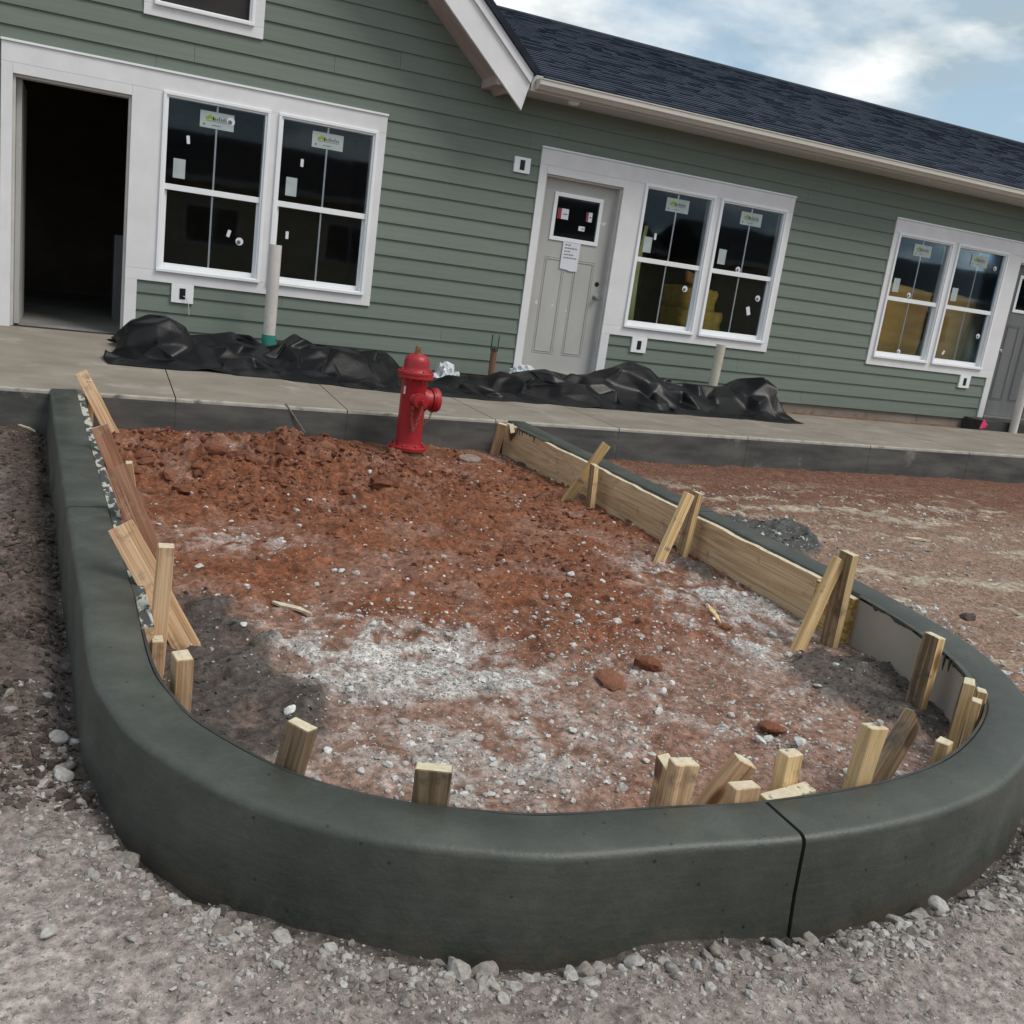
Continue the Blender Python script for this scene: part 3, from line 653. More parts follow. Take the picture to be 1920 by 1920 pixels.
# ---- strip of bare soil between walk and foundation
mb = MB()
xs = np.linspace(2.2, 18.5, 120); ys = np.linspace(-0.44, 0.03, 8)
vs_ = [(x, y, 0.325 + 0.012 * float(fbm(x, y, 6, 3, 61)) - 0.01 * (y > -0.2) + (0.012 if y > -0.03 else 0)) for y in ys for x in xs]
mb.add(vs_, [(j * 120 + i, j * 120 + i + 1, (j + 1) * 120 + i + 1, (j + 1) * 120 + i) for j in range(7) for i in range(119)], 0)
tag(mb.build('soil_strip', simple('soil_red', (0.12, 0.058, 0.036), (0.20, 0.12, 0.085), rough=0.95, scale=(9, 9, 9), bump=0.8, bscale=40, bdist=0.01), smooth=True), kind='structure')

# ---- the fresh kerb of the island: four poured lengths with joints between
kerb = empty('curb', (1.7, -5.3, 0.0), 'freshly poured dark grey concrete curb looping round the red dirt island', 'curb')
def arc_of(p): return ARC[np.argmin(np.hypot(OUT[:, 0] - p[0], OUT[:, 1] - p[1]))]
J1 = arc_of(on_curb((203, 952))[:2]); J2 = arc_of(on_curb((1430, 1503))[:2]); J3 = arc_of((3.405, -5.15))
cuts = [0.0, J1, J2, J3, ARC[-1]]
def kerb_prof():
    """(offset outwards, drop below top) round the section"""
    pr = [(0.0, 0.42), (0.0, 0.006), (0.006, 0.0)]
    r = 0.024
    for a in np.linspace(0, 86, 8): pr.append((CW - 0.012 - r + r * math.sin(R_(a)), r - r * math.cos(R_(a))))
    pr += [(CW - 0.006, 0.16), (CW + 0.008, 0.30), (CW + 0.010, 0.42)]
    return pr
KP = kerb_prof()
def sweep(s0, s1, prof, zfun, name, mats, parent, smooth=True, wob=0.0, step=0.03, mfun=None):
    n = max(2, int((s1 - s0) / step) + 1); u = np.linspace(s0, s1, n)
    px = np.interp(u, ARC, OUT[:, 0]); py = np.interp(u, ARC, OUT[:, 1]); qx = np.interp(u, ARC, ONRM[:, 0]); qy = np.interp(u, ARC, ONRM[:, 1])
    m = MB(); k = len(prof); vs_ = []
    for i in range(n):
        for a, dz in prof:
            w = wob * float(fbm(u[i], a * 3 + dz * 2, 2.2, 3, 71))
            vs_.append((px[i] + (a + w) * qx[i], py[i] + (a + w) * qy[i], zfun(py[i]) - dz + w * 0.3))
    fs = [(i * k + j, (i + 1) * k + j, (i + 1) * k + j + 1, i * k + j + 1) for i in range(n - 1) for j in range(k - 1)]
    fs += [tuple(range(k)), tuple(range((n - 1) * k + k - 1, (n - 1) * k - 1, -1))]
    fs += [(i * k + k - 1, (i + 1) * k + k - 1, (i + 1) * k, i * k) for i in range(n - 1)]
    m.add(vs_, fs, 0)
    return m.build(name, mats, parent, smooth=smooth, angle=50)
gaps = [0.0, 0.007, 0.0055, 0.004, 0.0]
for i in range(4):
    sweep(cuts[i] + gaps[i], cuts[i + 1] - gaps[i + 1], KP, z_curb, 'curb_segment', MT['wetcon'], kerb, wob=0.0025)
core = [(0.012, 0.42), (0.012, 0.014), (CW - 0.055, 0.014), (CW - 0.03, 0.03), (CW - 0.02, 0.16), (CW - 0.012, 0.42)]
for i in (1, 2, 3):
    sweep(cuts[i] - 0.02, cuts[i] + 0.02, core, z_curb, 'joint_filler', MT['hardboardwet'], kerb, smooth=False, step=0.01)

# ------------------------------------------------------------------ the house
house = empty('house', (4.0, 0.0, 0.5), 'long sage green house with white trim, dark shingle roof and a gable end', 'house')
FL = 0.50                                     # floor level
K0, KS = 2.825, 0.15875                       # a siding course line and the course spacing
WX0, WX1 = -4.6, 18.4
SOF = 3.305                                   # eave soffit level
GX0, GSL = 0.97, 0.87                         # gable centre and slope
def gable_x(z): return 3.739 - (z - 3.304) / GSL   # right-hand limit of the wall under the rake
# trim groups: x of left edge, mirrored?
UNITS = [(-0.63, False), (4.38, False), (9.32, True)]
UW = 3.335
def ux(u, a):                                  # local trim coordinate to x
    x0, mir = UNITS[u]
    return x0 + UW - a if mir else x0 + a
def span(u, a, b):
    p, q = ux(u, a), ux(u, b); return (min(p, q), max(p, q))
# local coordinates (unmirrored): jamb 0-.088, door opening .088-1.024, strip to 1.13, window A 1.29-2.22, window B 2.307-3.25, end 3.335
T_TOP, T_DOOR, T_WT, T_WB, T_BOT = 2.853, 2.610, 2.694, 1.137, 1.033
D0, D1, ST, WA0, WA1, WB0, WB1 = 0.088, 1.024, 1.128, 1.29, 2.22, 2.307, 3.25
# blocked rectangles for siding
blocks = []
for u in range(3):
    a, b = span(u, 0, UW); blocks.append((a, b, T_BOT, T_TOP + 0.018))
    a, b = span(u, 0, ST); blocks.append((a, b, 0.3, T_BOT))
blocks.append((0.46, 1.478, 3.29, 4.42))
BOXES = []                                     # white mounting boards for outlets and lamps
BOXES.append((4.083, 4.265, 2.567, 2.722))
for u in range(3):
    a = ux(u, 1.432); b = ux(u, 1.63); a, b = min(a, b), max(a, b); BOXES.append((a, b, 0.861, T_BOT))
# siding boards: every course, broken by trim and by butt joints
def board(x0, x1, zb, clip=None):
    zt = zb + KS
    m = MB(); yb, yt = -0.022, -0.004
    if clip is None:
        p = [(x0, zb), (x1, zb), (x1, zt + 0.02), (x0, zt + 0.02)]
    else:
        xa0, xa1, xb0, xb1 = clip
        p = [(xa0, zb), (xa1, zb), (xb1, zt + 0.02), (xb0, zt + 0.02)]
    v = [(x, yb if z < zb + 0.01 else yt, z) for x, z in p] + [(x, 0.0, z) for x, z in p]
    m.add(v, [(0, 1, 2, 3), (7, 6, 5, 4), (0, 4, 5, 1), (1, 5, 6, 2), (2, 6, 7, 3), (3, 7, 4, 0)])
    m.build('siding_board', MT['siding'], house, origin=((x0 + x1) / 2, 0, zb))
for k in range(-18, 16):
    zb = K0 - KS * k; zt = zb + KS
    if zb < SOF - 0.02: lo, hi = WX0, WX1
    else:
        hi = gable_x(zb) + 0.04; lo = 2 * GX0 - hi
        if hi < GX0 + 0.2: continue
    segs = [(lo, hi)]
    for bx0, bx1, bz0, bz1 in blocks:
        if min(bz1, zt) - max(bz0, zb) > 0.085:
            ns = []
            for a, b in segs:
                if bx1 <= a or bx0 >= b: ns.append((a, b)); continue
                if bx0 > a: ns.append((a, bx0))
                if bx1 < b: ns.append((bx1, b))
            segs = ns
    for a, b in segs:
        if b - a < 0.03: continue
        cs = [a]; c = a + random.uniform(1.2, 3.4)
        while c < b - 0.5: cs.append(c); c += 3.66
        cs.append(b)
        for i in range(len(cs) - 1):
            p0 = cs[i] + (0.0012 if i else 0); p1 = cs[i + 1] - (0.0012 if i < len(cs) - 2 else 0)
            clip = None
            if zb >= SOF - 0.02:
                h2 = gable_x(zt + 0.02) + 0.04; l2 = 2 * GX0 - h2
                clip = (p0, p1, max(p0, l2) if i == 0 else p0, min(p1, h2) if i == len(cs) - 2 else p1)
                if clip[3] <= clip[2]: continue
            board(p0, p1, zb, clip)
# backing wall with openings
def rect_holes(x0, x1, z0, z1, holes, y0, y1, name, mt):
    xs = sorted({x0, x1, *[h[0] for h in holes], *[h[1] for h in holes]}); zs = sorted({z0, z1, *[h[2] for h in holes], *[h[3] for h in holes]})
    xs = [x for x in xs if x0 <= x <= x1]; zs = [z for z in zs if z0 <= z <= z1]
    m = MB()
    for a, b in zip(xs[:-1], xs[1:]):
        for c, d in zip(zs[:-1], zs[1:]):
            mxx, mzz = (a + b) / 2, (c + d) / 2
            if any(h[0] < mxx < h[1] and h[2] < mzz < h[3] for h in holes): continue
            m.box(a, b, y0, y1, c, d)
    return m.build(name, mt, house)
holes = []
for u in range(3):
    holes.append((*span(u, D0, D1), FL, T_DOOR)); holes.append((*span(u, WA0, WA1), T_WB, T_WT)); holes.append((*span(u, WB0, WB1), T_WB, T_WT))
rect_holes(WX0, WX1, 0.444, SOF, holes, 0.004, 0.12, 'wall', MT['intdark'])
m = MB(); g0 = gable_x(SOF) + 0.03
m.prism_y([(2 * GX0 - g0, SOF + 0.002), (g0, SOF + 0.002), (GX0, SOF + (g0 - GX0) * GSL)], 0.004, 0.06)
m.build('gable_wall', MT['intdark'], house)
# foundation
m = MB(); m.box(WX0, WX1, 0.01, 0.30, -0.1, 0.442); m.build('foundation', MT['foundation'], house)
# trim boards
def tb(x0, x1, z0, z1, y0=-0.031, y1=0.0, name='trim_board', bev=0.002, mt='white'):
    m = MB(); m.box(x0, x1, y0, y1, z0, z1); return m.build(name, MT[mt], house, bevel=bev, origin=((x0 + x1) / 2, y0, z0))
for u in range(3):
    e = 0.001
    tb(*span(u, 0, UW), T_WT, T_TOP)                                   # header
    tb(*span(u, -0.006, UW + 0.006), T_TOP + e, T_TOP + 0.020, y0=-0.044, name='drip_cap', mt='vinyl')
    tb(*span(u, 0, D0), FL - 0.02, T_WT - e)                           # outer door jamb
    tb(*span(u, D0 + e, D1 - e), T_DOOR, T_WT - e)                     # over the door
    tb(*span(u, D1, WA0), T_BOT + 0.104, T_WT - e)                     # between door and window
    tb(*span(u, D1, ST), FL - 0.02, T_BOT - e)                         # inner door jamb below the sill band
    tb(*span(u, D1, UW), T_BOT, T_WB - e)                              # band under the windows
    tb(*span(u, WA1, WB0), T_WB, T_WT - e)                             # mullion
    tb(*span(u, WB1, UW), T_WB, T_WT - e)                              # outer window casing
# windows
def window(u, a0, a1, z0, z1, side, mid=None):
    x0, x1 = span(u, a0, a1) if u is not None else (a0, a1)
    mid = mid or z0 + (z1 - z0) * 0.485
    w = MB(); fw = 0.040
    w.box(x0, x1, -0.034, 0.07, z1 - fw, z1); w.box(x0, x1, -0.040, 0.07, z0, z0 + fw * 0.8)
    w.box(x0, x0 + fw, -0.034, 0.07, z0 + fw * 0.8 + 0.0005, z1 - fw - 0.0005); w.box(x1 - fw, x1, -0.034, 0.07, z0 + fw * 0.8 + 0.0005, z1 - fw - 0.0005)
    # outer flange, slightly proud
    fl = 0.022
    w.box(x0 - 0.006, x1 + 0.006, -0.050, -0.030, z1 - fl, z1 + 0.006); w.box(x0 - 0.006, x1 + 0.006, -0.058, -0.030, z0 - 0.006, z0 + fl)
    w.box(x0 - 0.006, x0 + fl, -0.050, -0.030, z0 + fl + 0.0005, z1 - fl - 0.0005); w.box(x1 - fl, x1 + 0.006, -0.050, -0.030, z0 + fl + 0.0005, z1 - fl - 0.0005)
    win = w.build('window', MT['vinyl'], house, bevel=0.003)
    xi0, xi1 = x0 + fw, x1 - fw
    def sub(name, mt, fn, bev=0.002):
        q = MB(); fn(q); o = q.build(name, mt, None, bevel=bev); o.parent = win; return o
    sub('meeting_rail', MT['vinyl'], lambda q: q.box(xi0, xi1, -0.018, 0.045, mid - 0.026, mid + 0.026))
    def lower(q):
        q.box(xi0, xi0 + 0.022, 0.012, 0.042, z0 + 0.033, mid - 0.027); q.box(xi1 - 0.022, xi1, 0.012, 0.042, z0 + 0.033, mid - 0.027)
        q.box(xi0 + 0.0225, xi1 - 0.0225, 0.012, 0.042, z0 + 0.033, z0 + 0.075)
    sub('lower_sash', MT['vinyl'], lower)
    sub('pane', MT['glass'], lambda q: q.box(xi0 - 0.005, xi1 + 0.005, 0.002, 0.006, mid, z1 - fw + 0.005), 0)
    sub('pane', MT['glass'], lambda q: q.box(xi0 + 0.018, xi1 - 0.018, 0.024, 0.028, z0 + 0.07, mid - 0.02), 0)
    xm = (x0 + x1) / 2
    sub('muntin', MT['vinyl'], lambda q: q.box(xm - 0.008, xm + 0.008, 0.008, 0.014, mid + 0.02, z1 - fw), 0)
    sub('muntin', MT['vinyl'], lambda q: q.box(xm - 0.008, xm + 0.008, 0.031, 0.036, z0 + 0.07, mid - 0.02), 0)
    return win, x0, x1, z0, z1, mid
def sticker(win, mats, fn, name='sticker'):
    q = MB(); fn(q); o = q.build(name, mats, None); o.parent = win; return o
def label_sticker(win, cx, cz, w=0.30, h=0.145, tilt=0.0, y=0.0):
    def fn(q):
        q.box(cx - w / 2, cx + w / 2, y - 0.0010, y + 0.0015, cz - h / 2, cz + h / 2, 0)
        random.seed(int(cx * 100))
        for i in range(5):                                     # green tree mark
            ax = cx - w * 0.34 + 0.016 * i; q.box(ax, ax + 0.018, y - 0.0016, y - 0.0009, cz + 0.008 - 0.006 * abs(i - 2), cz + 0.045 - 0.011 * abs(i - 2), 1)
        for i in range(9):                                     # word in grey strokes
            ax = cx - w * 0.12 + 0.0165 * i; q.box(ax, ax + 0.011, y - 0.0016, y - 0.0009, cz + 0.0, cz + 0.022 + 0.012 * ((i * 7) % 3 == 0), 2)
        q.box(cx - w * 0.30, cx + w * 0.36, y - 0.0016, y - 0.0009, cz - 0.012, cz - 0.007, 2)
        q.box(cx - w * 0.40, cx - w * 0.35, y - 0.0016, y - 0.0009, cz - 0.052, cz - 0.034, 2)
        q.box(cx - w * 0.15, cx + w * 0.10, y - 0.0016, y - 0.0009, cz - 0.047, cz - 0.041, 2)
    return sticker(win, [MT['sticker'], MT['lime'], MT['stgrey']], fn)
def patch(win, cx, cz, w, h, y, mt='sticker', rot=0.0):
    c, s = math.cos(rot), math.sin(rot)
    pts = [(cx + c * a - s * b, cz + s * a + c * b) for a, b in ((-w / 2, -h / 2), (w / 2, -h / 2), (w / 2, h / 2), (-w / 2, h / 2))]
    return sticker(win, MT[mt], lambda q: q.prism_y(pts, y - 0.0012, y + 0.0015))
def swirl(win, cx, cz, r, y):
    """round blue and white maker's dot"""
    def fn(q):
        q.lathe([(r, 0), (r, 0.002)], (cx, y, cz), (0, -1, 0), 14, 0); q.lathe([(r * 0.55, 0), (r * 0.55, 0.0026)], (cx - r * 0.2, y, cz - r * 0.25), (0, -1, 0), 10, 1)
    return sticker(win, [MT['paper'], MT['stgrey']], fn)
for u in range(3):
    for wi, (a0, a1) in enumerate(((WA0, WA1), (WB0, WB1))):
        win, x0, x1, z0, z1, mid = window(u, a0, a1, T_WB, T_WT, wi)
        W = x1 - x0
        label_sticker(win, x0 + W * 0.50, z1 - 0.165, y=0.0)
        patch(win, x0 + W * 0.17, mid + 0.17, 0.105, 0.17, 0.0)
        if u == 0 and wi == 0:
            swirl(win, x0 + W * 0.63, z1 - 0.15, 0.036, -0.002); patch(win, x0 + W * 0.24, z1 - 0.37, 0.028, 0.07, 0.0, 'paper', 0.1)
            patch(win, x0 + W * 0.68, mid - 0.34, 0.03, 0.065, 0.022, 'paper', -0.25); swirl(win, x0 + W * 0.79, mid - 0.40, 0.036, 0.022)
        elif u == 0:
            patch(win, x0 + W * 0.26, z1 - 0.40, 0.028, 0.07, 0.0, 'paper'); patch(win, x0 + W * 0.17, mid - 0.28, 0.028, 0.07, 0.022, 'paper')
        elif u == 1 and wi == 0:
            patch(win, x0 + W * 0.26, mid + 0.27, 0.028, 0.07, 0.0, 'paper'); swirl(win, x0 + W * 0.82, mid - 0.25, 0.036, 0.022)
        elif u == 1:
            swirl(win, x0 + W * 0.44, mid + 0.055, 0.034, -0.002); swirl(win, x0 + W * 0.84, mid - 0.24, 0.036, 0.022); patch(win, x0 + W * 0.73, mid - 0.40, 0.05, 0.10, 0.022, 'paper', 0.35)
        elif wi == 1:
            swirl(win, x0 + W * 0.43, mid + 0.07, 0.034, -0.002); swirl(win, x0 + W * 0.50, z0 + 0.10, 0.030, 0.022)
        else:
            swirl(win, x0 + W * 0.83, z1 - 0.22, 0.030, -0.002); swirl(win, x0 + W * 0.85, mid - 0.32, 0.034, 0.022); patch(win, x0 + W * 0.25, z0 + 0.16, 0.03, 0.06, 0.022, 'paper', -0.5)
# gable window with its casing
for q in ((0.46, 1.478, 3.29, 3.385), (0.46, 0.55, 3.386, 4.30), (1.388, 1.478, 3.386, 4.30), (0.46, 1.478, 4.301, 4.40)): tb(*q)
window(None, 0.551, 1.387, 3.386, 4.30, 0)
# outlet and lamp boards
for i, (a, b, c, d) in enumerate(BOXES):
    m = MB(); m.box(a, b, -0.036, 0.0, c, d - 0.001); bx = m.build('mounting_board', MT['vinyl'], house, bevel=0.002)
    cx, cz = (a + b) / 2, (c + d) / 2
    m = MB(); m.box(cx - 0.027, cx + 0.027, -0.040, -0.0365, cz - 0.050, cz + 0.050); m.box(cx - 0.02, cx + 0.02, -0.043, -0.0402, cz + 0.005, cz + 0.04); m.box(cx - 0.02, cx + 0.02, -0.043, -0.0402, cz - 0.04, cz - 0.005)
    o = m.build('electrical_box', MT['black'], None, bevel=0.002); o.parent = bx
    if i == 1:
        m = MB(); m.tube([(cx + 0.01, -0.042, cz - 0.02), (cx + 0.03, -0.06, cz - 0.03), (cx + 0.055, -0.06, cz - 0.09), (cx + 0.068, -0.05, cz - 0.19)], 0.004, 6)
        o = m.build('loose_wire', MT['pvc'], None, smooth=True); o.parent = bx
# doors
def door_leaf(u, mt):
    x0, x1 = span(u, D0 + 0.022, D1 - 0.022); z0, z1 = FL + 0.015, T_DOOR - 0.022; y0, y1 = 0.075, 0.118
    m = MB(); W = x1 - x0
    lx0, lx1, lz0, lz1 = x0 + W * 0.20, x1 - W * 0.20, z1 - 0.60, z1 - 0.16
    for q in ((x0, lx0, z0, z1), (lx1, x1, z0, z1), (lx0, lx1, z0, lz0), (lx0, lx1, lz1, z1)): m.box(q[0], q[1], y0, y1, q[2], q[3])
    dr = m.build('door', MT[mt], house)
    def sub(name, mtl, fn, bev=0.0):
        q = MB(); fn(q); o = q.build(name, mtl, None, bevel=bev); o.parent = dr; return o
    def lf(q):
        for a in ((lx0 - 0.03, lx1 + 0.03, lz1 - 0.012, lz1 + 0.03), (lx0 - 0.03, lx1 + 0.03, lz0 - 0.03, lz0 + 0.012), (lx0 - 0.03, lx0 + 0.012, lz0 + 0.0125, lz1 - 0.0125), (lx1 - 0.012, lx1 + 0.03, lz0 + 0.0125, lz1 - 0.0125)):
            q.box(a[0], a[1], y0 - 0.014, y0 - 0.0005, a[2], a[3])
    sub('glazing_frame', MT['vinyl'], lf, 0.003)
    sub('pane', MT['glass'], lambda q: q.box(lx0, lx1, y0 + 0.015, y0 + 0.02, lz0, lz1))
    for px0, px1 in ((x0 + W * 0.15, x0 + W * 0.44), (x0 + W * 0.56, x0 + W * 0.85)):    # two tall embossed panels
        def pn(q):
            zt, zb_ = lz0 - 0.20, z0 + 0.22
            for k, (e, hh) in enumerate(((0.0, 0.004), (0.022, 0.007))):
                q.box(px0 + e, px1 - e, y0 - hh, y0 - hh + 0.0035, zt - 0.010 - e, zt - e); q.box(px0 + e, px1 - e, y0 - hh, y0 - hh + 0.0035, zb_ + e, zb_ + 0.010 + e)
                q.box(px0 + e, px0 + e + 0.010, y0 - hh, y0 - hh + 0.0035, zb_ + e + 0.0105, zt - e - 0.0105); q.box(px1 - e - 0.010, px1 - e, y0 - hh, y0 - hh + 0.0035, zb_ + e + 0.0105, zt - e - 0.0105)
        sub('panel_moulding', MT[mt], pn, 0.0015)
    hx = x1 - 0.075 if not UNITS[u][1] else x0 + 0.075
    sub('knob', MT['steel'], lambda q: (q.lathe([(0.032, 0), (0.032, 0.008), (0.012, 0.012), (0.012, 0.03), (0.026, 0.04), (0.028, 0.055), (0.018, 0.066)], (hx, y0 - 0.0005, z0 + 0.90), (0, -1, 0), 18)))
    sub('lock_bore', MT['black'], lambda q: q.lathe([(0.027, 0), (0.027, 0.002)], (hx, y0 - 0.0005, z0 + 1.04), (0, -1, 0), 18))
    # frame and sill
    m = MB(); a, b = span(u, D0, D1)
    m.box(a, a + 0.022, 0.0, 0.13, FL, T_DOOR); m.box(b - 0.022, b, 0.0, 0.13, FL, T_DOOR); m.box(a + 0.0225, b - 0.0225, 0.0, 0.13, T_DOOR - 0.022, T_DOOR)
    m.build('door_frame', MT['eave'], house, bevel=0.002)
    m = MB(); m.box(a + 0.0225, b - 0.0225, -0.03, 0.13, FL - 0.02, FL + 0.012); m.build('threshold', MT['steel'], house, bevel=0.003)
    return dr, x0, x1, z0, z1, lx0, lx1, lz0, lz1, y0
dr, x0, x1, z0, z1, lx0, lx1, lz0, lz1, y0 = door_leaf(1, 'doorgrey')
def note(q):
    a = at_y((1057, 445), y0); cx, cz = a[0] + 0.105, a[2] - 0.17
    q.prism_y([(cx - 0.108, cz - 0.16), (cx - 0.03, cz - 0.165), (cx + 0.02, cz - 0.178), (cx + 0.105, cz - 0.172), (cx + 0.108, cz + 0.165), (cx - 0.105, cz + 0.17)], y0 - 0.012, y0 - 0.009, 0)
    for i, wl in enumerate((0.14, 0.075, 0.155, 0.075, 0.12, 0.165)):
        zz = cz + 0.125 - i * 0.034
        n = max(2, int(wl / 0.03))
        for j in range(n): q.box(cx - 0.08 + j * wl / n, cx - 0.08 + (j + 0.82) * wl / n, y0 - 0.0128, y0 - 0.0121, zz, zz + 0.013, 1)
q = MB(); note(q); o = q.build('paper_notice', [MT['paper'], MT['ink']], None); o.parent = dr
for (fx, fz, w, h, cm) in ((0.20, 0.58, 0.13, 0.11, 1), (0.80, 0.60, 0.07, 0.10, 1), (0.66, 0.30, 0.075, 0.05, 0)):
    q = MB(); cx = lx0 + (lx1 - lx0) * fx; cz = lz0 + (lz1 - lz0) * fz
    q.box(cx - w / 2, cx + w / 2, y0 + 0.011, y0 + 0.0145, cz - h / 2, cz + h / 2, 0)
    if cm: q.box(cx - w / 2, cx - w / 2 + w * 0.33, y0 + 0.0098, y0 + 0.0108, cz - h / 2, cz + h / 2, 1)
    q.box(cx - w * 0.02, cx + w * 0.38, y0 + 0.0098, y0 + 0.0108, cz - 0.006, cz + 0.004, 2)
    o = q.build('glass_sticker', [MT['paper'], MT['stred'], MT['stgrey']], None); o.parent = dr
door_leaf(2, 'doordark')
# the open doorway: frame and a leaf swung inwards against its left side
a, b = span(0, D0, D1)
m = MB(); m.box(a, a + 0.022, 0.0, 0.13, FL, T_DOOR); m.box(b - 0.022, b, 0.0, 0.13, FL, T_DOOR); m.box(a + 0.0225, b - 0.0225, 0.0, 0.13, T_DOOR - 0.022, T_DOOR)
m.build('door_frame', MT['eave'], house, bevel=0.002)
m = MB(); m.box(a + 0.024, a + 0.066, 0.10, 0.99, FL + 0.012, T_DOOR - 0.025); od = m.build('door', MT['doorgrey'], house, bevel=0.002)
m = MB(); m.box(a + 0.0665, a + 0.069, 0.11, 0.14, FL + 1.55, FL + 1.66); m.box(a + 0.0665, a + 0.069, 0.11, 0.14, FL + 0.3, FL + 0.41); o = m.build('hinge', MT['steel'], None); o.parent = od
# rooms behind
m = MB(); m.box(WX0, WX1, 0.13, 4.6, FL - 0.1, FL); m.build('floor_slab', MT['floor'], house)
m = MB(); m.box(WX0, WX1, 0.13, 4.6, 3.06, 3.10); m.build('ceiling', MT['interior'], house)
m = MB(); m.box(WX0, WX1, 4.6, 4.7, FL, 3.1); m.build('back_wall', MT['interior'], house)
for xx in (WX0 + 0.05, 3.55, 8.55, 13.2, WX1 - 0.1):
    m = MB(); m.box(xx, xx + 0.1, 0.13, 4.6, FL, 3.06); m.build('party_wall', MT['interior'], house)
for xx, y0_, y1_ in ((0.62, 2.2, 4.6), (5.75, 2.6, 4.6), (11.45, 2.4, 4.6)):
    m = MB(); m.box(xx, xx + 0.1, y0_, y1_, FL, 3.06); m.build('partition_wall', MT['interior'], house)
# eaves: soffit, fascia, gutter
m = MB(); m.box(3.80, WX1 + 0.4, -0.42, 0.02, SOF, SOF + 0.012); m.build('soffit', MT['eave'], house)
m = MB(); m.box(3.985, WX1 + 0.4, -0.440, -0.4205, SOF - 0.012, SOF + 0.14); m.build('fascia_board', MT['eave'], house, bevel=0.002)
gp = [(-0.441, 3.312), (-0.505, 3.312), (-0.512, 3.320), (-0.530, 3.338), (-0.548, 3.348), (-0.552, 3.352), (-0.552, 3.392), (-0.560, 3.398), (-0.560, 3.408), (-0.548, 3.408), (-0.546, 3.356), (-0.503, 3.318), (-0.447, 3.318), (-0.447, 3.40), (-0.441, 3.40)]
m = MB(); m.prism_x(gp[::-1], 4.040, WX1 + 0.4); gut = m.build('gutter', MT['gutter'], house)
m = MB(); m.prism_x([(-0.443, 3.311), (-0.443, 3.404), (-0.556, 3.404), (-0.551, 3.35), (-0.507, 3.311)], 4.028, 4.039); o = m.build('end_cap', MT['gutter'], None); o.parent = gut
m = MB(); c = at_y((1075, 199), -0.30); m.lathe([(0.062, 0), (0.062, -0.012), (0.045, -0.03), (0.02, -0.034)], (c[0], -0.30, SOF - 0.0005), (0, 0, 1), 20); m.build('soffit_light', MT['vinyl'], house, smooth=True)
# roof: deck with laid shingles
RY, RZ, EY, EZ = 5.0, 5.33, -0.52, 3.418
sl = (RZ - EZ) / (RY - EY)
RX0, RX1 = 4.10, WX1 + 0.5
def valley(z): return 4.134 - (z - 3.396) / 0.887
m = MB()
_pr = [(EY + 0.02, EZ - 0.015), (RY, RZ - 0.015), (RY + 5.4, EZ - 0.0), (RY + 5.4, EZ - 0.09), (RY, RZ - 0.12), (EY + 0.09, EZ - 0.10)]
m.add([(max(valley(z), 1.95), y, z) for y, z in _pr] + [(RX1, y, z) for y, z in _pr], [(0, 1, 2, 3, 4, 5), (11, 10, 9, 8, 7, 6)] + [(i, i + 6, (i + 1) % 6 + 6, (i + 1) % 6) for i in range(6)])
roof = m.build('roof', MT['ridge'], house)
sv, sf = [], []
cl = math.hypot(RY - EY, RZ - EZ); ncourse = int(cl / 0.143)
r2 = random.Random(3)
ny_, nz_ = -sl / math.hypot(1, sl), 1 / math.hypot(1, sl)
for k in range(ncourse + 1):
    s0 = k * 0.143; s1 = min(s0 + 0.165, cl)
    x = valley(EZ + s0 / cl * (RZ - EZ)) + 0.0 - r2.random() * 0.02
    while x < RX1:
        w = r2.choice((0.12, 0.16, 0.2, 0.26, 0.33)); th = r2.choice((0.006, 0.008, 0.013))
        y0_, z0_ = EY + (s0 - 0.0) / cl * (RY - EY), EZ + s0 / cl * (RZ - EZ); y1_, z1_ = EY + s1 / cl * (RY - EY), EZ + s1 / cl * (RZ - EZ)
        o = len(sv); xa, xb = x + 0.001, x + w - 0.001
        for (yy, zz, t_) in ((y0_, z0_, th + 0.004), (y0_, z0_, -0.004), (y1_, z1_, 0.001)):
            sv += [(xa, yy + ny_ * t_, zz + nz_ * t_), (xb, yy + ny_ * t_, zz + nz_ * t_)]
        sf += [(o, o + 1, o + 5, o + 4), (o + 2, o + 3, o + 1, o), (o + 2, o, o + 4, o + 4), (o + 1, o + 3, o + 5, o + 5)]
        x += w
me = MB(); me.v = sv; me.f = [tuple(dict.fromkeys(f)) for f in sf]; me.m = [0] * len(sf)
o = me.build('shingles', MT['shingle'], None); o.parent = roof; o['kind'] = 'stuff'
m = MB()
for i in range(int((RX1 - 2.0) / 0.2)):
    xx = 2.0 + i * 0.2
    m.prism_x([(RY - 0.15, RZ - 0.15 * sl + 0.012), (RY, RZ + 0.024), (RY + 0.15, RZ - 0.15 * sl + 0.012), (RY + 0.15, RZ - 0.15 * sl - 0.01), (RY - 0.15, RZ - 0.15 * sl - 0.01)][::-1], xx, xx + 0.196)
o = m.build('ridge_caps', MT['ridge'], None); o.parent = roof; o['kind'] = 'stuff'
m = MB(); m.box(RX0, RX1, EY - 0.006, EY + 0.05, EZ - 0.022, EZ - 0.003); o = m.build('drip_edge', MT['black'], None); o.parent = roof
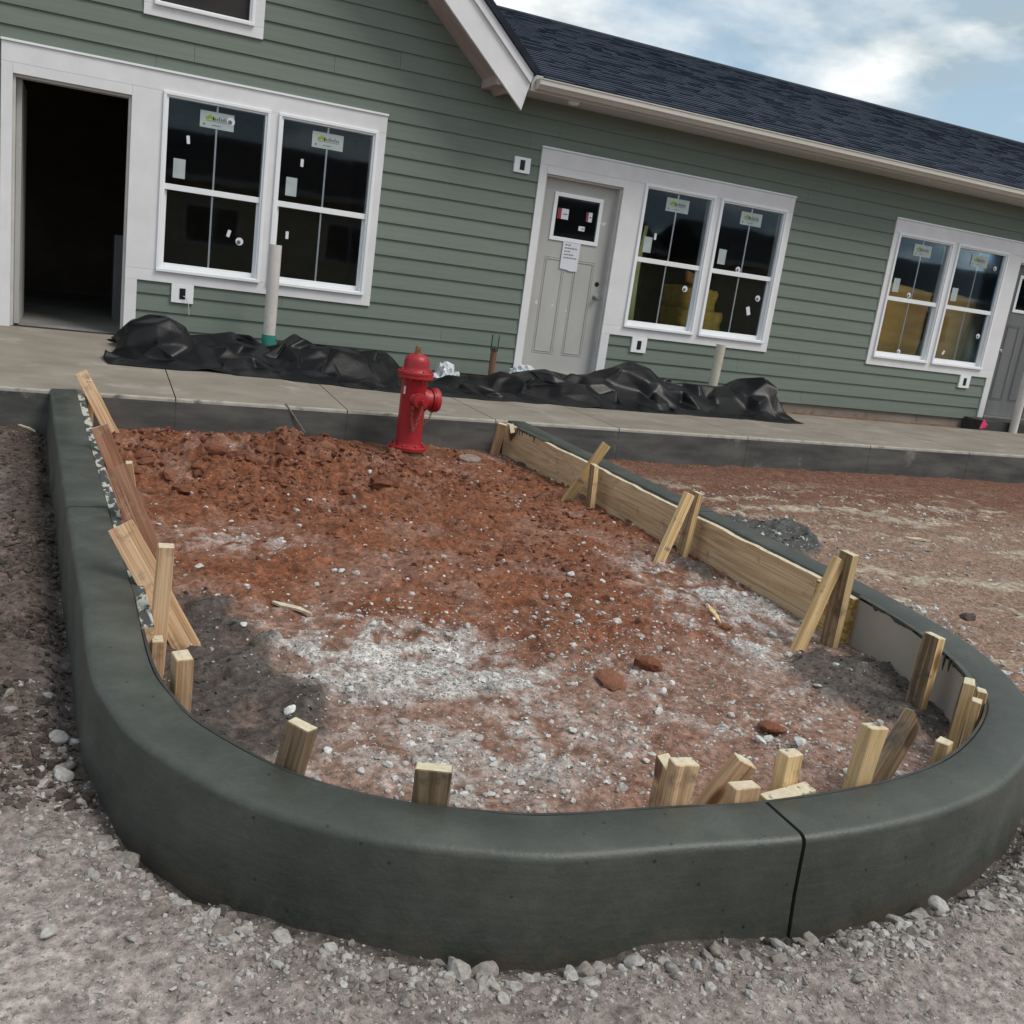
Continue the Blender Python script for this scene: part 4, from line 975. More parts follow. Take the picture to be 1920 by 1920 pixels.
# gable roof and its rake boards
rd = Vector((1, 0, -0.887)).normalized(); rn = Vector((0.887, 0, 1)).normalized()
A = Vector((3.885, 0, 1.565 + 1.55))            # lower inner corner of the rake fascia
APX = Vector((GX0, 0, A.z + (A.x - GX0) * 0.887))
def rake_piece(name, o0, o1, y0, y1, mt, end0=0.0, end1=0.0, parent=house, bev=0.002):
    for sgn in (1, -1):
        def pt(base, off, along=0.0):
            p = base + rn * off + rd * along
            return p
        top0 = APX + Vector((0, 0, o0 / rn.z)); top1 = APX + Vector((0, 0, o1 / rn.z))
        b0 = pt(A, o0, end0); b1 = pt(A, o1, end1)
        poly = [(top0.x, top0.z), (b0.x, b0.z), (b1.x, b1.z), (top1.x, top1.z)]
        if sgn < 0: poly = [(2 * GX0 - x, z) for x, z in poly][::-1]
        m = MB(); m.prism_y(poly, y0, y1); m.build(name, MT[mt], parent, bevel=bev)
rake_piece('rake_board', 0.0, 0.228, -0.455, -0.425, 'white', 0.03, -0.095)
rake_piece('rake_trim', 0.2285, 0.305, -0.478, -0.425, 'white', -0.10, -0.14)
rake_piece('rake_soffit', 0.022, 0.040, -0.4245, 0.02, 'rakesoffit', -0.16, -0.16)
rake_piece('gable_roof', 0.306, 0.375, -0.50, 6.0, 'ridge', -0.12, -0.12, bev=0.004)
# return box closing the foot of the rake
m = MB(); m.prism_y([(3.63, SOF - 0.02), (3.98, SOF - 0.02), (3.98, SOF + 0.07), (3.63, SOF + 0.34)], -0.4245, -0.004); m.build('eave_return', MT['rakesoffit'], house, bevel=0.002)
# stoop under the right-hand door
a, b = span(2, 0.0, D1)
m = MB(); m.box(a - 0.35, b + 0.1, -0.36, -0.026, 0.30, FL - 0.022); m.build('stoop', MT['stoop'], house, bevel=0.006)

# ------------------------------------------------------------------ the house across the lot, behind the camera, mirrored in the panes; a second one added to cut sky reflection
MT['tan'] = simple('tan_siding', (0.52, 0.43, 0.28), (0.58, 0.48, 0.32), rough=0.7, scale=(1, 1, 12), bump=0.1)
for ox, lab in ((0.0, 'tan house across the lot, seen only mirrored in the window glass'), (34.5, 'added second tan house, out of view beyond the first, blocking sky reflection in the panes')):
    opp = empty('house', (4.0 + ox, -27.0, 0.0), lab, 'house')
    m = MB(); m.box(-9 + ox, 22 + ox, -33, -27, 0, 3.3); m.build('wall', MT['tan'], opp)
    m = MB(); m.prism_x([(-26.4, 3.3), (-30, 5.0), (-33.6, 3.3)], -9.5 + ox, 22.5 + ox); m.build('roof', MT['ridge'], opp)
    m = MB(); m.box(-9.5 + ox, 22.5 + ox, -26.40, -26.37, 3.16, 3.34); m.build('fascia_board', MT['eave'], opp)
    for i in range(6):
        xx = -6.5 + i * 4.9 + ox
        m = MB(); m.box(xx, xx + 1.9, -26.99, -26.95, 1.0, 2.5); w_ = m.build('window', MT['vinyl'], opp)
        for xa in (xx + 0.08, xx + 0.98):
            m = MB(); m.box(xa, xa + 0.84, -26.945, -26.94, 1.08, 2.42); o = m.build('pane', MT['black'], None); o.parent = w_

# ================================================================== OBJECTS
# ------------------------------------------------------------------ form boards
def s_at_y(yv, right):
    half = len(OUT) // 2; idx = np.arange(half, len(OUT)) if right else np.arange(0, half)
    return ARC[idx[np.argmin(np.abs(OUT[idx, 1] - yv))]]
def form(s0, s1, off0, off1, drop0, height, name, mats, label, cat='board', wob=0.0, midx=None):
    """timber or sheet following the inner kerb edge; offsets are inwards"""
    n = max(2, int((s1 - s0) / 0.04)); u = np.linspace(s0, s1, n)
    px = np.interp(u, ARC, OUT[:, 0]); py = np.interp(u, ARC, OUT[:, 1]); qx = np.interp(u, ARC, ONRM[:, 0]); qy = np.interp(u, ARC, ONRM[:, 1])
    m = MB(); vs_ = []
    for i in range(n):
        z1_ = z_curb(py[i]) - drop0 + wob * float(fbm(u[i], 0.3, 5, 3, 81)); z0_ = z_curb(py[i]) - drop0 - height
        for a, z in ((off0, z0_), (off0, z1_), (off1, z1_), (off1, z0_)): vs_.append((px[i] - a * qx[i], py[i] - a * qy[i], z))
    for i in range(n - 1):
        b = i * 4
        m.add([], []); 
        for j, mi in ((0, 0), (1, 1), (2, 0), (3, 0)):
            m.f.append((b + j, b + 4 + j, b + 4 + (j + 1) % 4, b + (j + 1) % 4)); m.m.append(mi if len(mats) > 1 else 0)
    m.f += [(0, 1, 2, 3), ((n - 1) * 4 + 3, (n - 1) * 4 + 2, (n - 1) * 4 + 1, (n - 1) * 4)]; m.m += [0, 0]
    m.v = vs_
    c = vs_[len(vs_) // 2]
    o = m.build(name, mats, None, origin=(c[0], c[1], c[2]))
    return tag(o, label, cat)
form(0.03, s_at_y(-6.75, False), 0.004, 0.044, 0.012, 0.26, 'form_board', [MT['formwood'], MT['formtop']], 'straight form board with cement-spattered top edge under the red-stained brace', wob=0.006)
form(s_at_y(-6.29, True), ARC[-1] - 0.05, 0.002, 0.040, 0.014, 0.27, 'form_board', [MT['formwood'], MT['endgrain']], 'long pale pine form board with dark knots facing the dirt', wob=0.007)
sA, sB = s_at_y(-6.78, False), s_at_y(-7.33, True)
form(sA, sB - 0.12, 0.001, 0.010, 0.004, 0.24, 'form_strip', [MT['hardboardwet'], MT['hardboardwet']], 'thin dark bent form strip along the rounded end of the curb', 'form strip', wob=0.003)
form(s_at_y(-7.62, True), s_at_y(-6.58, True), 0.002, 0.014, 0.020, 0.26, 'hardboard_sheet', [MT['hardboard'], MT['wetcon']], 'smooth beige hardboard form panel bent beside the pine board', 'panel', wob=0.010)
form(s_at_y(-6.565, True), s_at_y(-6.31, True), 0.004, 0.044, 0.022, 0.26, 'board_offcut', [MT['formyellow'], MT['endgrain']], 'short yellow board offcut with curved grain joining pine form and beige panel', 'board')
# slurry squeezed over the inner edge above the hardboard, with a few runs down it
def slurry_lip(s0, s1, off, drop, lo, hi, seed):
    n = int((s1 - s0) / 0.008); u = np.linspace(s0, s1, n); rr = random.Random(seed)
    px = np.interp(u, ARC, OUT[:, 0]); py = np.interp(u, ARC, OUT[:, 1]); qx = np.interp(u, ARC, ONRM[:, 0]); qy = np.interp(u, ARC, ONRM[:, 1])
    m = MB(); vs_ = []; hs = lo + (hi - lo) * np.clip(0.5 + 0.9 * fbm(u, u * 0, 14, 4, seed), 0, 1) ** 1.5
    for k in range(6):
        c_ = rr.uniform(s0, s1); hs = np.maximum(hs, rr.uniform(0.03, 0.09) * np.exp(-((u - c_) / 0.004) ** 2))
    for i in range(n):
        zt = z_curb(py[i]) - 0.001
        for a_, z in ((-0.002, zt), (off + 0.004, zt - 0.003), (off + 0.006, zt - hs[i] * 0.6), (off + 0.001, zt - hs[i]), (-0.002, zt - hs[i])): vs_.append((px[i] - a_ * qx[i], py[i] - a_ * qy[i], z))
    fs = [(i * 5 + j, (i + 1) * 5 + j, (i + 1) * 5 + (j + 1) % 5, i * 5 + (j + 1) % 5) for i in range(n - 1) for j in range(5)] + [(0, 1, 2, 3, 4), tuple(range((n - 1) * 5 + 4, (n - 1) * 5 - 1, -1))]
    m.add(vs_, fs); m.build('slurry_lip', MT['wetcon'], kerb, smooth=True, angle=60)
slurry_lip(s_at_y(-7.60, True), s_at_y(-6.58, True), 0.015, 0.0, 0.006, 0.030, 131)
slurry_lip(s_at_y(-3.2, True), s_at_y(-2.7, True), 0.041, 0.0, 0.003, 0.022, 133)
# ------------------------------------------------------------------ stakes and braces
def timber(name, base, top, w, t, nrm, mat, label, cat='stake', group=None, bury=0.10, skew=0.0, edge=None):
    base = Vector(base); top = Vector(top); ax = (top - base).normalized()
    n = Vector(nrm); n = (n - ax * n.dot(ax)).normalized(); u = ax.cross(n).normalized()
    L = (top - base).length + bury
    r = random.Random(hash(label) & 0xffff if False else sum(map(ord, label)))
    m = MB(); j = lambda: r.uniform(-0.0025, 0.0025); vs_ = []
    levels = [0, 0.35 * L, 0.7 * L, L]
    for li, zz in enumerate(levels):
        for a, b in ((-1, -1), (1, -1), (1, 1), (-1, 1)):
            dz = skew * a * w if li == 3 else 0
            vs_.append((a * w / 2 + j(), b * t / 2 + j(), zz + dz + (j() if li == 3 else 0)))
    fs = []; 
    for li in range(3):
        for k in range(4): fs.append((li * 4 + k, li * 4 + (k + 1) % 4, li * 4 + 4 + (k + 1) % 4, li * 4 + 4 + k))
    m.add(vs_, fs, 0); m.m = [2 if (edge and i % 4 in (1, 3)) else 0 for i in range(12)]; m.f += [(3, 2, 1, 0), (12, 13, 14, 15)]; m.m += [0, 1]
    o = m.build(name, [MT[mat], MT['endgrain'], MT[edge or mat]], None, bevel=0.0025, seg=1)
    p = base - ax * bury
    o.matrix_world = Matrix(((u.x, n.x, ax.x, p.x), (u.y, n.y, ax.y, p.y), (u.z, n.z, ax.z, p.z), (0, 0, 0, 1)))
    return tag(o, label, cat, group)
GI = 0.085
def vtop(base, tp):
    zs = np.arange(GI, 1.0, 0.004); e = [abs(proj((base[0], base[1], z))[1] - tp[1]) for z in zs]
    return at_z(tp, zs[int(np.argmin(e))])
def vstake(bp, tp, w, t, nrm, mat, label, **k):
    b = at_z(bp, GI); return timber('wooden_stake', b, vtop(b, tp), w, t, nrm, mat, label, **k)
def on_dist(tp, d, far=False):
    zs = np.linspace(0.75, 0.12, 260); P = np.array([at_z(tp, z) for z in zs]); s = sdist(P[:, 0], P[:, 1])
    if far:
        i = int(np.argmax(s)); k = i + int(np.argmax(s[i:] <= d)); return P[k]
    return P[int(np.argmax(s >= d))]
def fstake(tp, d, w, t, mat, label, lean=(0, 0), nrm=None, far=False, **k):
    p = on_dist(tp, d, far)
    if nrm is None:
        i = int(np.argmin(np.hypot(OUT[:, 0] - p[0], OUT[:, 1] - p[1]))); nrm = (ONRM[i, 0], ONRM[i, 1], 0)
    return timber('wooden_stake', (p[0] + lean[0], p[1] + lean[1], GI), p, w, t, nrm, mat, label, **k)
NY = (0, -1, 0); NX = (1, 0, 0)
# left arm
timber('wooden_brace', at_z((222, 836), GI), at_z((153, 700), 0.468), 0.085, 0.036, NY, 'stake', 'long diagonal wooden brace leaning beside the sidewalk end of the spattered board', 'brace')
vstake((170, 806), (168.5, 713), 0.045, 0.036, NX, 'stake', 'short square stake nailed to the diagonal brace next to the sidewalk')
timber('wooden_brace', at_z((238, 928), GI), at_z((186, 799), 0.455), 0.088, 0.036, NY, 'staker', 'pinkish tan wooden brace leaning between long diagonal brace and red-stained one', 'brace')
vstake((250, 925), (242, 866), 0.048, 0.036, NX, 'stake', 'small pale stake standing behind the red-stained brace')
timber('wooden_brace', at_z((305, 1090), GI), at_z((217, 877), 0.505), 0.092, 0.036, NY, 'staker', 'red-stained wide wooden brace leaning on the spattered form board', 'brace')
timber('wooden_brace', at_z((352, 1217), GI), at_z((226, 986), 0.49), 0.092, 0.038, NY, 'stake', 'wide tan brace with a dark knot leaning behind the tall striped stake', 'brace', bury=0.05)
vstake((291, 1255), (311, 1021), 0.05, 0.052, NX, 'stake', 'tall upright stake with striped grain, foot in grey slurry', bury=0.12)
fstake((296, 1197), 0.055, 0.060, 0.038, 'stake', 'short stake with cement-smeared top between tall striped stake and thick cream-topped stake')
fstake((342, 1228), 0.075, 0.075, 0.046, 'stake', 'thick cream-topped stake where the spattered board ends and the curb bends')
fstake((566, 1358), 0.045, 0.070, 0.040, 'staked', 'weathered brown stake standing alone at edge of the dark grey mud', lean=(-0.045, 0.02))
fstake((815, 1437), 0.040, 0.088, 0.042, 'staked', 'grey cement-stained stub on its own, pale chipped top')
# front right
fstake((1283, 1427), 0.052, 0.070, 0.042, 'stake', 'tall blocky stake with rough white top in front of slanted partner', lean=(-0.012, 0.0))
timber('wooden_brace', on_dist((1248, 1500), 0.10) + np.array([0.02, 0.05, -0.06]), on_dist((1252, 1430), 0.10), 0.06, 0.036, NX, 'stake', 'narrow slanted timber backing the blocky white-topped stake', 'brace', bury=0.15)
timber('wooden_brace', on_dist((1352, 1500), 0.13) + np.array([-0.02, 0.04, -0.06]), on_dist((1398, 1425), 0.14), 0.075, 0.040, NY, 'stake', 'tilted stake with speckled top rising over the low stub', 'brace', bury=0.12)
fstake((1395, 1470), 0.045, 0.082, 0.040, 'stake', 'low stub stake with speckled top just beside the curb joint')
fstake((1484, 1410), 0.085, 0.056, 0.040, 'stakey', 'square yellow stake standing behind the plank scrap at the curb joint')
fstake((1641, 1360), 0.060, 0.072, 0.044, 'stakey', 'tall yellow stake with a pebble on its top', lean=(-0.03, 0.0))
timber('wooden_brace', on_dist((1648, 1462), 0.10) + np.array([0.0, 0.02, -0.04]), on_dist((1712, 1346), 0.15), 0.088, 0.036, (0.4, -0.9, 0.3), 'staked', 'slanted brown brace with bare cream end beside the pebble-topped stake', 'brace', bury=0.10)
fstake((1771, 1389), 0.045, 0.050, 0.040, 'stakey', 'short bright stub with ridged grain, alone on the tight bend')
fstake((1818, 1277), 0.085, 0.075, 0.040, 'staked', 'tall dark brown stake at the near end of the beige panel', edge='stakey', far=True, lean=(-0.01, 0.0))
fstake((1842, 1294), 0.022, 0.050, 0.036, 'stakey', 'bright yellow stake tucked behind the tall dark one', far=True)
fstake((1832, 1312), 0.050, 0.050, 0.034, 'stakey', 'small orange-yellow stake with grey slurry cap', far=True)
vstake((1717, 1322), (1752, 1191), 0.080, 0.040, NX, 'staked', 'single brown stake with yellow edge across the middle of the beige panel', edge='stakey')
# right arm
vstake((1556, 1201), (1593, 1036), 0.085, 0.040, NX, 'stakeb', 'tallest yellow-edged stake, on the board offcut at the beige panel', edge='stakey')
timber('wooden_brace', at_z((1499, 1210), GI), at_z((1574, 1047), 0.485), 0.060, 0.036, NY, 'stakey', 'pale brace leaning to the tallest yellow-edged stake', 'brace', bury=0.06)
vstake((1278, 1042), (1309, 923), 0.070, 0.038, NX, 'stakeb', 'yellow-edged stake sharing its top with a black-stamped brace halfway along pine board', edge='stakey')
bs_ = timber('wooden_brace', at_z((1236, 1053), GI), at_z((1293, 926), 0.478), 0.055, 0.036, NY, 'stakey', 'brace with small black stamp mark leaning halfway along pine board', 'brace', bury=0.05)
bw_ = timber('wooden_brace', at_z((1062, 938), GI), at_z((1137, 833), 0.50), 0.062, 0.036, NY, 'stakey', 'brace crossing above the curb top, wire-wrapped, on the pine board', 'brace', bury=0.03)
vstake((1106, 948), (1115, 871), 0.070, 0.038, NX, 'stakeb', 'short stake under the wire-wrapped crossing brace', edge='stakey')
timber('wooden_brace', at_z((927, 851), GI), at_z((943, 795), 0.352), 0.075, 0.036, (-0.4, -0.9, 0), 'stake', 'stout brace leaning in the corner of sidewalk and pine board', 'brace', bury=0.03)
timber('wooden_stake', at_z((957, 845), 0.09), at_z((960, 803), 0.330), 0.085, 0.036, NX, 'staker', 'orange stake against the pine board beside the sidewalk', 'stake')
m = MB()
for i in range(4): m.box(-0.018 + i * 0.010, -0.011 + i * 0.010, 0.0192, 0.0200, 0.125, 0.143)
o = m.build('stamp_mark', MT['ink'], None); o.parent = bs_
m = MB()
for zz in (0.20, 0.207, 0.216): m.tube([(-0.034, -0.021, zz), (0.034, -0.021, zz + 0.004), (0.034, 0.021, zz + 0.002), (-0.034, 0.021, zz - 0.003)], 0.0018, 5, loop=True)
o = m.build('wire_wrap', MT['string'], None, smooth=True); o.parent = bw_
# flat scrap lying by the joint
c = on_dist((1478, 1484), 0.035)
m = MB(); m.box(-0.085, 0.085, -0.022, 0.022, -0.012, 0.012); o = m.build('plank_scrap', [MT['endgrain']], None, bevel=0.003); o.location = (c[0], c[1], c[2] - 0.012); o.rotation_euler = (R_(6), R_(-4), R_(6))
tag(o, 'flat pale plank scrap lying along the curb at the joint', 'plank')
m = MB(); m.box(-0.085, 0.085, 0.0, 0.030, -0.26, -0.012); o2 = m.build('plank_edge', MT['stake'], None); o2.parent = o
# string line tied to the crossing brace
a = at_z((977, 842), 0.12); b = at_z((1112, 925), 0.16)
pts = [Vector(a).lerp(Vector(b), t) + Vector((0, -0.01, -0.035 * math.sin(math.pi * t))) for t in np.linspace(0, 1, 12)]
m = MB(); m.tube(pts, 0.0022, 5); tag(m.build('string', MT['string'], None, smooth=True), 'thin pale wire sagging along the pine form board', 'wire')

# ------------------------------------------------------------------ hydrant
HX, HY, HZ = 2.372, -2.745, 0.118
hy = empty('fire_hydrant', (HX, HY, HZ), 'red fire hydrant with hanging chains between the sidewalk and the dirt mound', 'hydrant')
def hp(name, fn, mt, smooth=True, par=None):
    q = MB(); fn(q); o = q.build(name, MT[mt], None, smooth=smooth, angle=35); o.parent = par or hy; return o
hp('base_pipe', lambda q: q.lathe([(0.118, -0.12), (0.118, 0.002), (0.112, 0.006)], n=32), 'castbase')
fl = hp('base_flange', lambda q: q.lathe([(0.140, 0.006), (0.145, 0.010), (0.145, 0.034), (0.140, 0.038), (0.104, 0.039)], n=40), 'hydrant')
def bolts(par, r, z, n, h=0.014, br=0.011, off=0.2):
    q = MB(); q.lathe([(br, 0), (br, h), (br * 0.6, h + 0.004)], n=6); me = None
    for i in range(n):
        a = 2 * math.pi * i / n + off
        if me is None: o = q.build('bolt', MT['hydrant'], None); me = o.data
        else: o = bpy.data.objects.new('bolt', me); col.objects.link(o)
        o.parent = par; o.location = (r * math.cos(a), r * math.sin(a), z)
bolts(fl, 0.124, 0.038, 8)
hp('barrel', lambda q: q.lathe([(0.106, 0.038), (0.102, 0.050), (0.099, 0.07), (0.099, 0.545), (0.103, 0.555), (0.108, 0.566)], n=40), 'hydrant')
uf = hp('bonnet_flange', lambda q: q.lathe([(0.108, 0.560), (0.134, 0.562), (0.138, 0.566), (0.138, 0.583), (0.134, 0.586), (0.134, 0.590), (0.138, 0.593), (0.138, 0.610), (0.133, 0.615), (0.104, 0.618)], n=40), 'hydrant')
bolts(uf, 0.120, 0.615, 8, 0.012, 0.010); bolts(uf, 0.120, 0.544, 8, 0.017, 0.009)
hp('bonnet', lambda q: q.lathe([(0.108, 0.616), (0.101, 0.624), (0.098, 0.650), (0.096, 0.690), (0.088, 0.716), (0.068, 0.736), (0.048, 0.742), (0.046, 0.746), (0.028, 0.748)], n=40), 'hydrant')
hp('operating_nut', lambda q: (q.lathe([(0.030, 0.746), (0.030, 0.752), (0.023, 0.754)], n=20), q.lathe([(0.026, 0.753), (0.023, 0.800), (0.019, 0.804)], n=5)), 'rust', False)
def nozzle(q, ax, r, L, z, nut):
    ax = Vector(ax).normalized(); c = Vector((0, 0, z))
    q.lathe([(r * 1.12, 0.06), (r * 1.08, 0.088), (r * 0.86, 0.098), (r * 0.84, L - 0.062), (r * 0.98, L - 0.060), (r * 1.0, L - 0.052), (r * 0.96, L - 0.050), (r * 0.96, L - 0.044), (r * 1.02, L - 0.042), (r * 1.02, L - 0.008), (r * 0.96, L), (r * 0.35, L + 0.006)], c, ax, 32)
hp('pumper_nozzle', lambda q: nozzle(q, (0.993, 0.111, 0), 0.092, 0.205, 0.400, 1), 'hydrant')
hp('pumper_nut', lambda q: q.lathe([(0.024, 0.20), (0.021, 0.242)], (0, 0, 0.400), (0.993, 0.111, 0), 5), 'hydrant', False)
hp('hose_nozzle', lambda q: nozzle(q, (0.113, -0.993, 0), 0.060, 0.165, 0.402, 1), 'hydrant')
hp('hose_nut', lambda q: (q.lathe([(0.034, 0.162), (0.034, 0.172)], (0, 0, 0.402), (0.113, -0.993, 0), 16), q.lathe([(0.021, 0.170), (0.018, 0.205)], (0, 0, 0.402), (0.113, -0.993, 0), 5)), 'hydrant', False)
def chain(pts, r=0.0105, wr=0.0028):
    q = MB(); P = [Vector(p) for p in pts]
    s = [0]
    for i in range(len(P) - 1): s.append(s[-1] + (P[i + 1] - P[i]).length)
    d = 0; k = 0
    while d < s[-1]:
        i = max(j for j in range(len(s)) if s[j] <= d); i = min(i, len(P) - 2)
        t = (d - s[i]) / (s[i + 1] - s[i]); p = P[i].lerp(P[i + 1], t); ax = (P[i + 1] - P[i]).normalized()
        side = ax.cross(Vector((0.3, 0.9, 0.2))).normalized()
        if k % 2: side = ax.cross(side).normalized()
        loop = [p + ax * (r * 1.25 * math.cos(a)) + side * (r * 0.72 * math.sin(a)) for a in np.linspace(0, 2 * math.pi, 9)[:-1]]
        q.tube(loop, wr, 5, loop=True); d += r * 1.75; k += 1
    o = q.build('chain', MT['chain'], None, smooth=True); o.parent = hy; return o
f_ = Vector((0.113, -0.993, 0)).normalized(); sd_ = Vector((0.993, 0.113, 0))
cst = f_ * 0.178 + Vector((0, 0, 0.378))
chain([cst, cst + Vector((0, 0, -0.08)) - f_ * 0.02, cst + Vector((-0.012, 0, -0.16)) - f_ * 0.05, cst + Vector((-0.03, 0, -0.20)) - f_ * 0.06], 0.013)
chain([cst - sd_ * 0.05 + Vector((0, 0, -0.03)) - f_ * 0.055, cst - sd_ * 0.045 + Vector((0, 0, -0.12)) - f_ * 0.065, cst - sd_ * 0.03 + Vector((0, 0, -0.20)) - f_ * 0.06], 0.012)
pa = Vector((0.993, 0.111, 0)); chain([pa * 0.17 + Vector((0, 0, 0.310)), pa * 0.155 + Vector((0, 0, 0.25)), pa * 0.12 + Vector((0, 0, 0.215)), pa * 0.098 + Vector((0, 0, 0.21))], 0.011)
hp('band', lambda q: q.box(-0.0935, -0.0800, -0.052, -0.036, 0.44, 0.50), 'paper', False)

# ------------------------------------------------------------------ pipes, flag, fittings on the sidewalk
def pipe(name, xy, z0, z1, r, mt, label, lean=(0, 0), wall=0.005, cat='pipe'):
    m = MB(); m.lathe([(r, 0), (r, z1 - z0), (r - wall, z1 - z0), (r - wall, z1 - z0 - 0.12)], n=28)
    o = m.build(name, MT[mt], None, smooth=True, angle=35); o.location = (xy[0], xy[1], z0); o.rotation_euler = (lean[0], lean[1], 0)
    return tag(o, label, cat)
PY = -0.42
pt = at_y((517, 459), PY); pb = at_y((508, 655), PY)
pp = pipe('pvc_pipe', (pt[0], PY), 0.36, pt[2], 0.057, 'pvc', 'tall white PVC pipe with teal collar standing in front of the left windows')
m = MB(); cz = at_y((509, 634), PY)[2]; m.lathe([(0.066, 0), (0.066, 0.10), (0.058, 0.10), (0.058, 0)], (0, 0, cz - 0.36 - 0.07), n=28); o = m.build('collar', MT['teal'], None, smooth=True, angle=35); o.parent = pp
pt2 = at_y((1349, 646), -0.40); pipe('pvc_pipe', (pt2[0], -0.40), 0.34, pt2[2], 0.055, 'pvc2', 'short cream PVC pipe standing below the right-hand of the middle windows', lean=(0, R_(2.0)))
pt3 = at_y((1927, 700), -0.42); pipe('pvc_pipe', (pt3[0], -0.42), 0.34, pt3[2], 0.055, 'pvc', 'white PVC pipe standing in front of the dark grey door')
bt = at_y((927, 653), -0.36); bs = pipe('pipe_stub', (bt[0], -0.36), 0.34, bt[2], 0.034, 'copper', 'brown pipe stub with a clear sleeve in front of the grey door')
m = MB(); ct = at_y((928, 628), -0.36); m.lathe([(0.040, bt[2] - 0.34 - 0.03), (0.040, ct[2] - 0.34), (0.0385, ct[2] - 0.34), (0.0385, bt[2] - 0.34 - 0.03)], n=24, closed=False); o = m.build('clear_sleeve', MT['cleartube'], None, smooth=True); o.parent = bs
m = MB(); m.lathe([(0.042, 0), (0.042, 0.03)], (0, 0, 0.11), n=20); o = m.build('coupling', MT['copper'], None, smooth=True, angle=35); o.parent = bs
fg = at_y((1842, 797), -0.55)
fo = empty('marker_flag', (fg[0], -0.55, 0.335), 'small pink marker flag at foot of the stoop', 'flag')
m = MB(); m.tube([(0, 0, 0), (0.004, 0, 0.10), (0.006, 0, fg[2] - 0.335 + 0.06)], 0.002, 5); o = m.build('wire_stem', MT['steel'], None); o.parent = fo
m = MB(); z = fg[2] - 0.335
m.add([(0.006, 0, z + 0.085), (0.075, -0.02, z + 0.01), (0.05, -0.012, z - 0.03), (-0.03, 0.004, z - 0.055), (-0.028, 0.004, z - 0.02), (0.006, 0.003, z + 0.085), (0.076, -0.017, z + 0.01), (0.05, -0.009, z - 0.03), (-0.03, 0.007, z - 0.055), (-0.028, 0.007, z - 0.02)], [(0, 1, 2, 3, 4), (9, 8, 7, 6, 5), (0, 5, 6, 1), (1, 6, 7, 2), (2, 7, 8, 3), (3, 8, 9, 4), (4, 9, 5, 0)]); o = m.build('flag_cloth', MT['pink'], None); o.parent = fo
# small stick on the sidewalk edge, round lid by the hydrant, twig on the dirt
a = at_y((535, 757), -2.40); b = at_y((573, 812), -2.47)
m = MB(); m.tube([(a[0], -2.412, a[2] + 0.006), ((a[0] + b[0]) / 2, -2.437, (a[2] + b[2]) / 2), (b[0], -2.452, b[2])], [0.007, 0.006, 0.004], 6)
tag(m.build('stick', simple('twig_grey', (0.14, 0.12, 0.10), (0.22, 0.19, 0.16), bump=0.3), None, smooth=True), 'thin grey stick propped against the sidewalk face', 'stick')
c = at_z((882, 850), 0.15)
m = MB(); m.lathe([(0.080, -0.05), (0.088, -0.045), (0.088, -0.004), (0.080, 0.002), (0.02, 0.004)], n=30); o = m.build('valve_lid', simple('lid_grey', (0.19, 0.14, 0.11), (0.30, 0.25, 0.21), bump=0.4, scale=(14, 14, 14)), None, smooth=True, angle=30); o.location = (c[0], c[1], 0.118); o.rotation_euler = (R_(5), R_(-3), 0)
tag(o, 'round grey valve lid lying on dirt next to the hydrant', 'lid')

# ------------------------------------------------------------------ things seen through the windows
def soft_box(name, x0, x1, y0, y1, z0, z1, mt, label, cat, amp=0.02, rz=0.0, group=None):
    m = MB(); nx_, ny__, nz__ = 8, 5, 5
    c = Vector(((x0 + x1) / 2, (y0 + y1) / 2, z0)); h = ((x1 - x0) / 2, (y1 - y0) / 2, z1 - z0)
    bm = bmesh.new(); bmesh.ops.create_cube(bm, size=1.0); bmesh.ops.subdivide_edges(bm, edges=bm.edges, cuts=5, use_grid_fill=True)
    for v in bm.verts:
        p = v.co.copy(); q = Vector((p.x * 2 * h[0], p.y * 2 * h[1], (p.z + 0.5) * h[2]))
        k = 1 - 0.10 * (abs(p.x * 2) ** 4 + abs(p.y * 2) ** 4 + abs(p.z * 2) ** 4) / 3
        q = Vector((q.x * k, q.y * k, (q.z - h[2] / 2) * k + h[2] / 2))
        q += Vector((float(fbm(q.y * 3 + x0, q.z * 3, 3, 2, 91)), float(fbm(q.x * 3 + z0 * 5, q.z * 3, 3, 2, 93)), float(fbm(q.x * 3, q.y * 3 + x0, 3, 2, 95)))) * amp
        v.co = q
    me = bpy.data.meshes.new(name); bm.to_mesh(me); bm.free(); me.materials.append(MT[mt]); me.polygons.foreach_set('use_smooth', [True] * len(me.polygons))
    o = bpy.data.objects.new(name, me); col.objects.link(o); o.location = c; o.rotation_euler = (0, 0, rz)
    return tag(o, label, cat, group)
wx0 = span(1, WB0, WB1)[0]
for i, (dz, w, lab) in enumerate(((0.0, 0.62, 'lowest yellow insulation bundle inside the window above the cream pipe'), (0.30, 0.56, 'middle bundle of the stacked yellow insulation'), (0.56, 0.42, 'uppermost bundle of the stacked yellow insulation'))):
    soft_box('insulation_bundle', wx0 + 0.05, wx0 + 0.12 + w, 0.45, 1.1, FL + 0.35 + dz, FL + 0.63 + dz, 'batt', lab, 'insulation', 0.03, group='yellow insulation bundles')
soft_box('packing_crate', wx0 + 0.05, wx0 + 0.75, 0.42, 1.12, FL, FL + 0.345, 'kraft', 'brown crate carrying the yellow insulation bundles', 'crate', 0.005)
m = MB(); m.box(-0.10, 0.10, -0.02, 0.02, 0, 0.14); o = m.build('carton_flap', MT['cardboard'], None, bevel=0.002); o.location = (wx0 + 0.22, 0.62, FL + 1.22); o.rotation_euler = (R_(-25), R_(12), R_(10)); tag(o, 'orange cardboard piece on top of the yellow insulation', 'cardboard')
wx = span(1, WA0, WA1)[0]
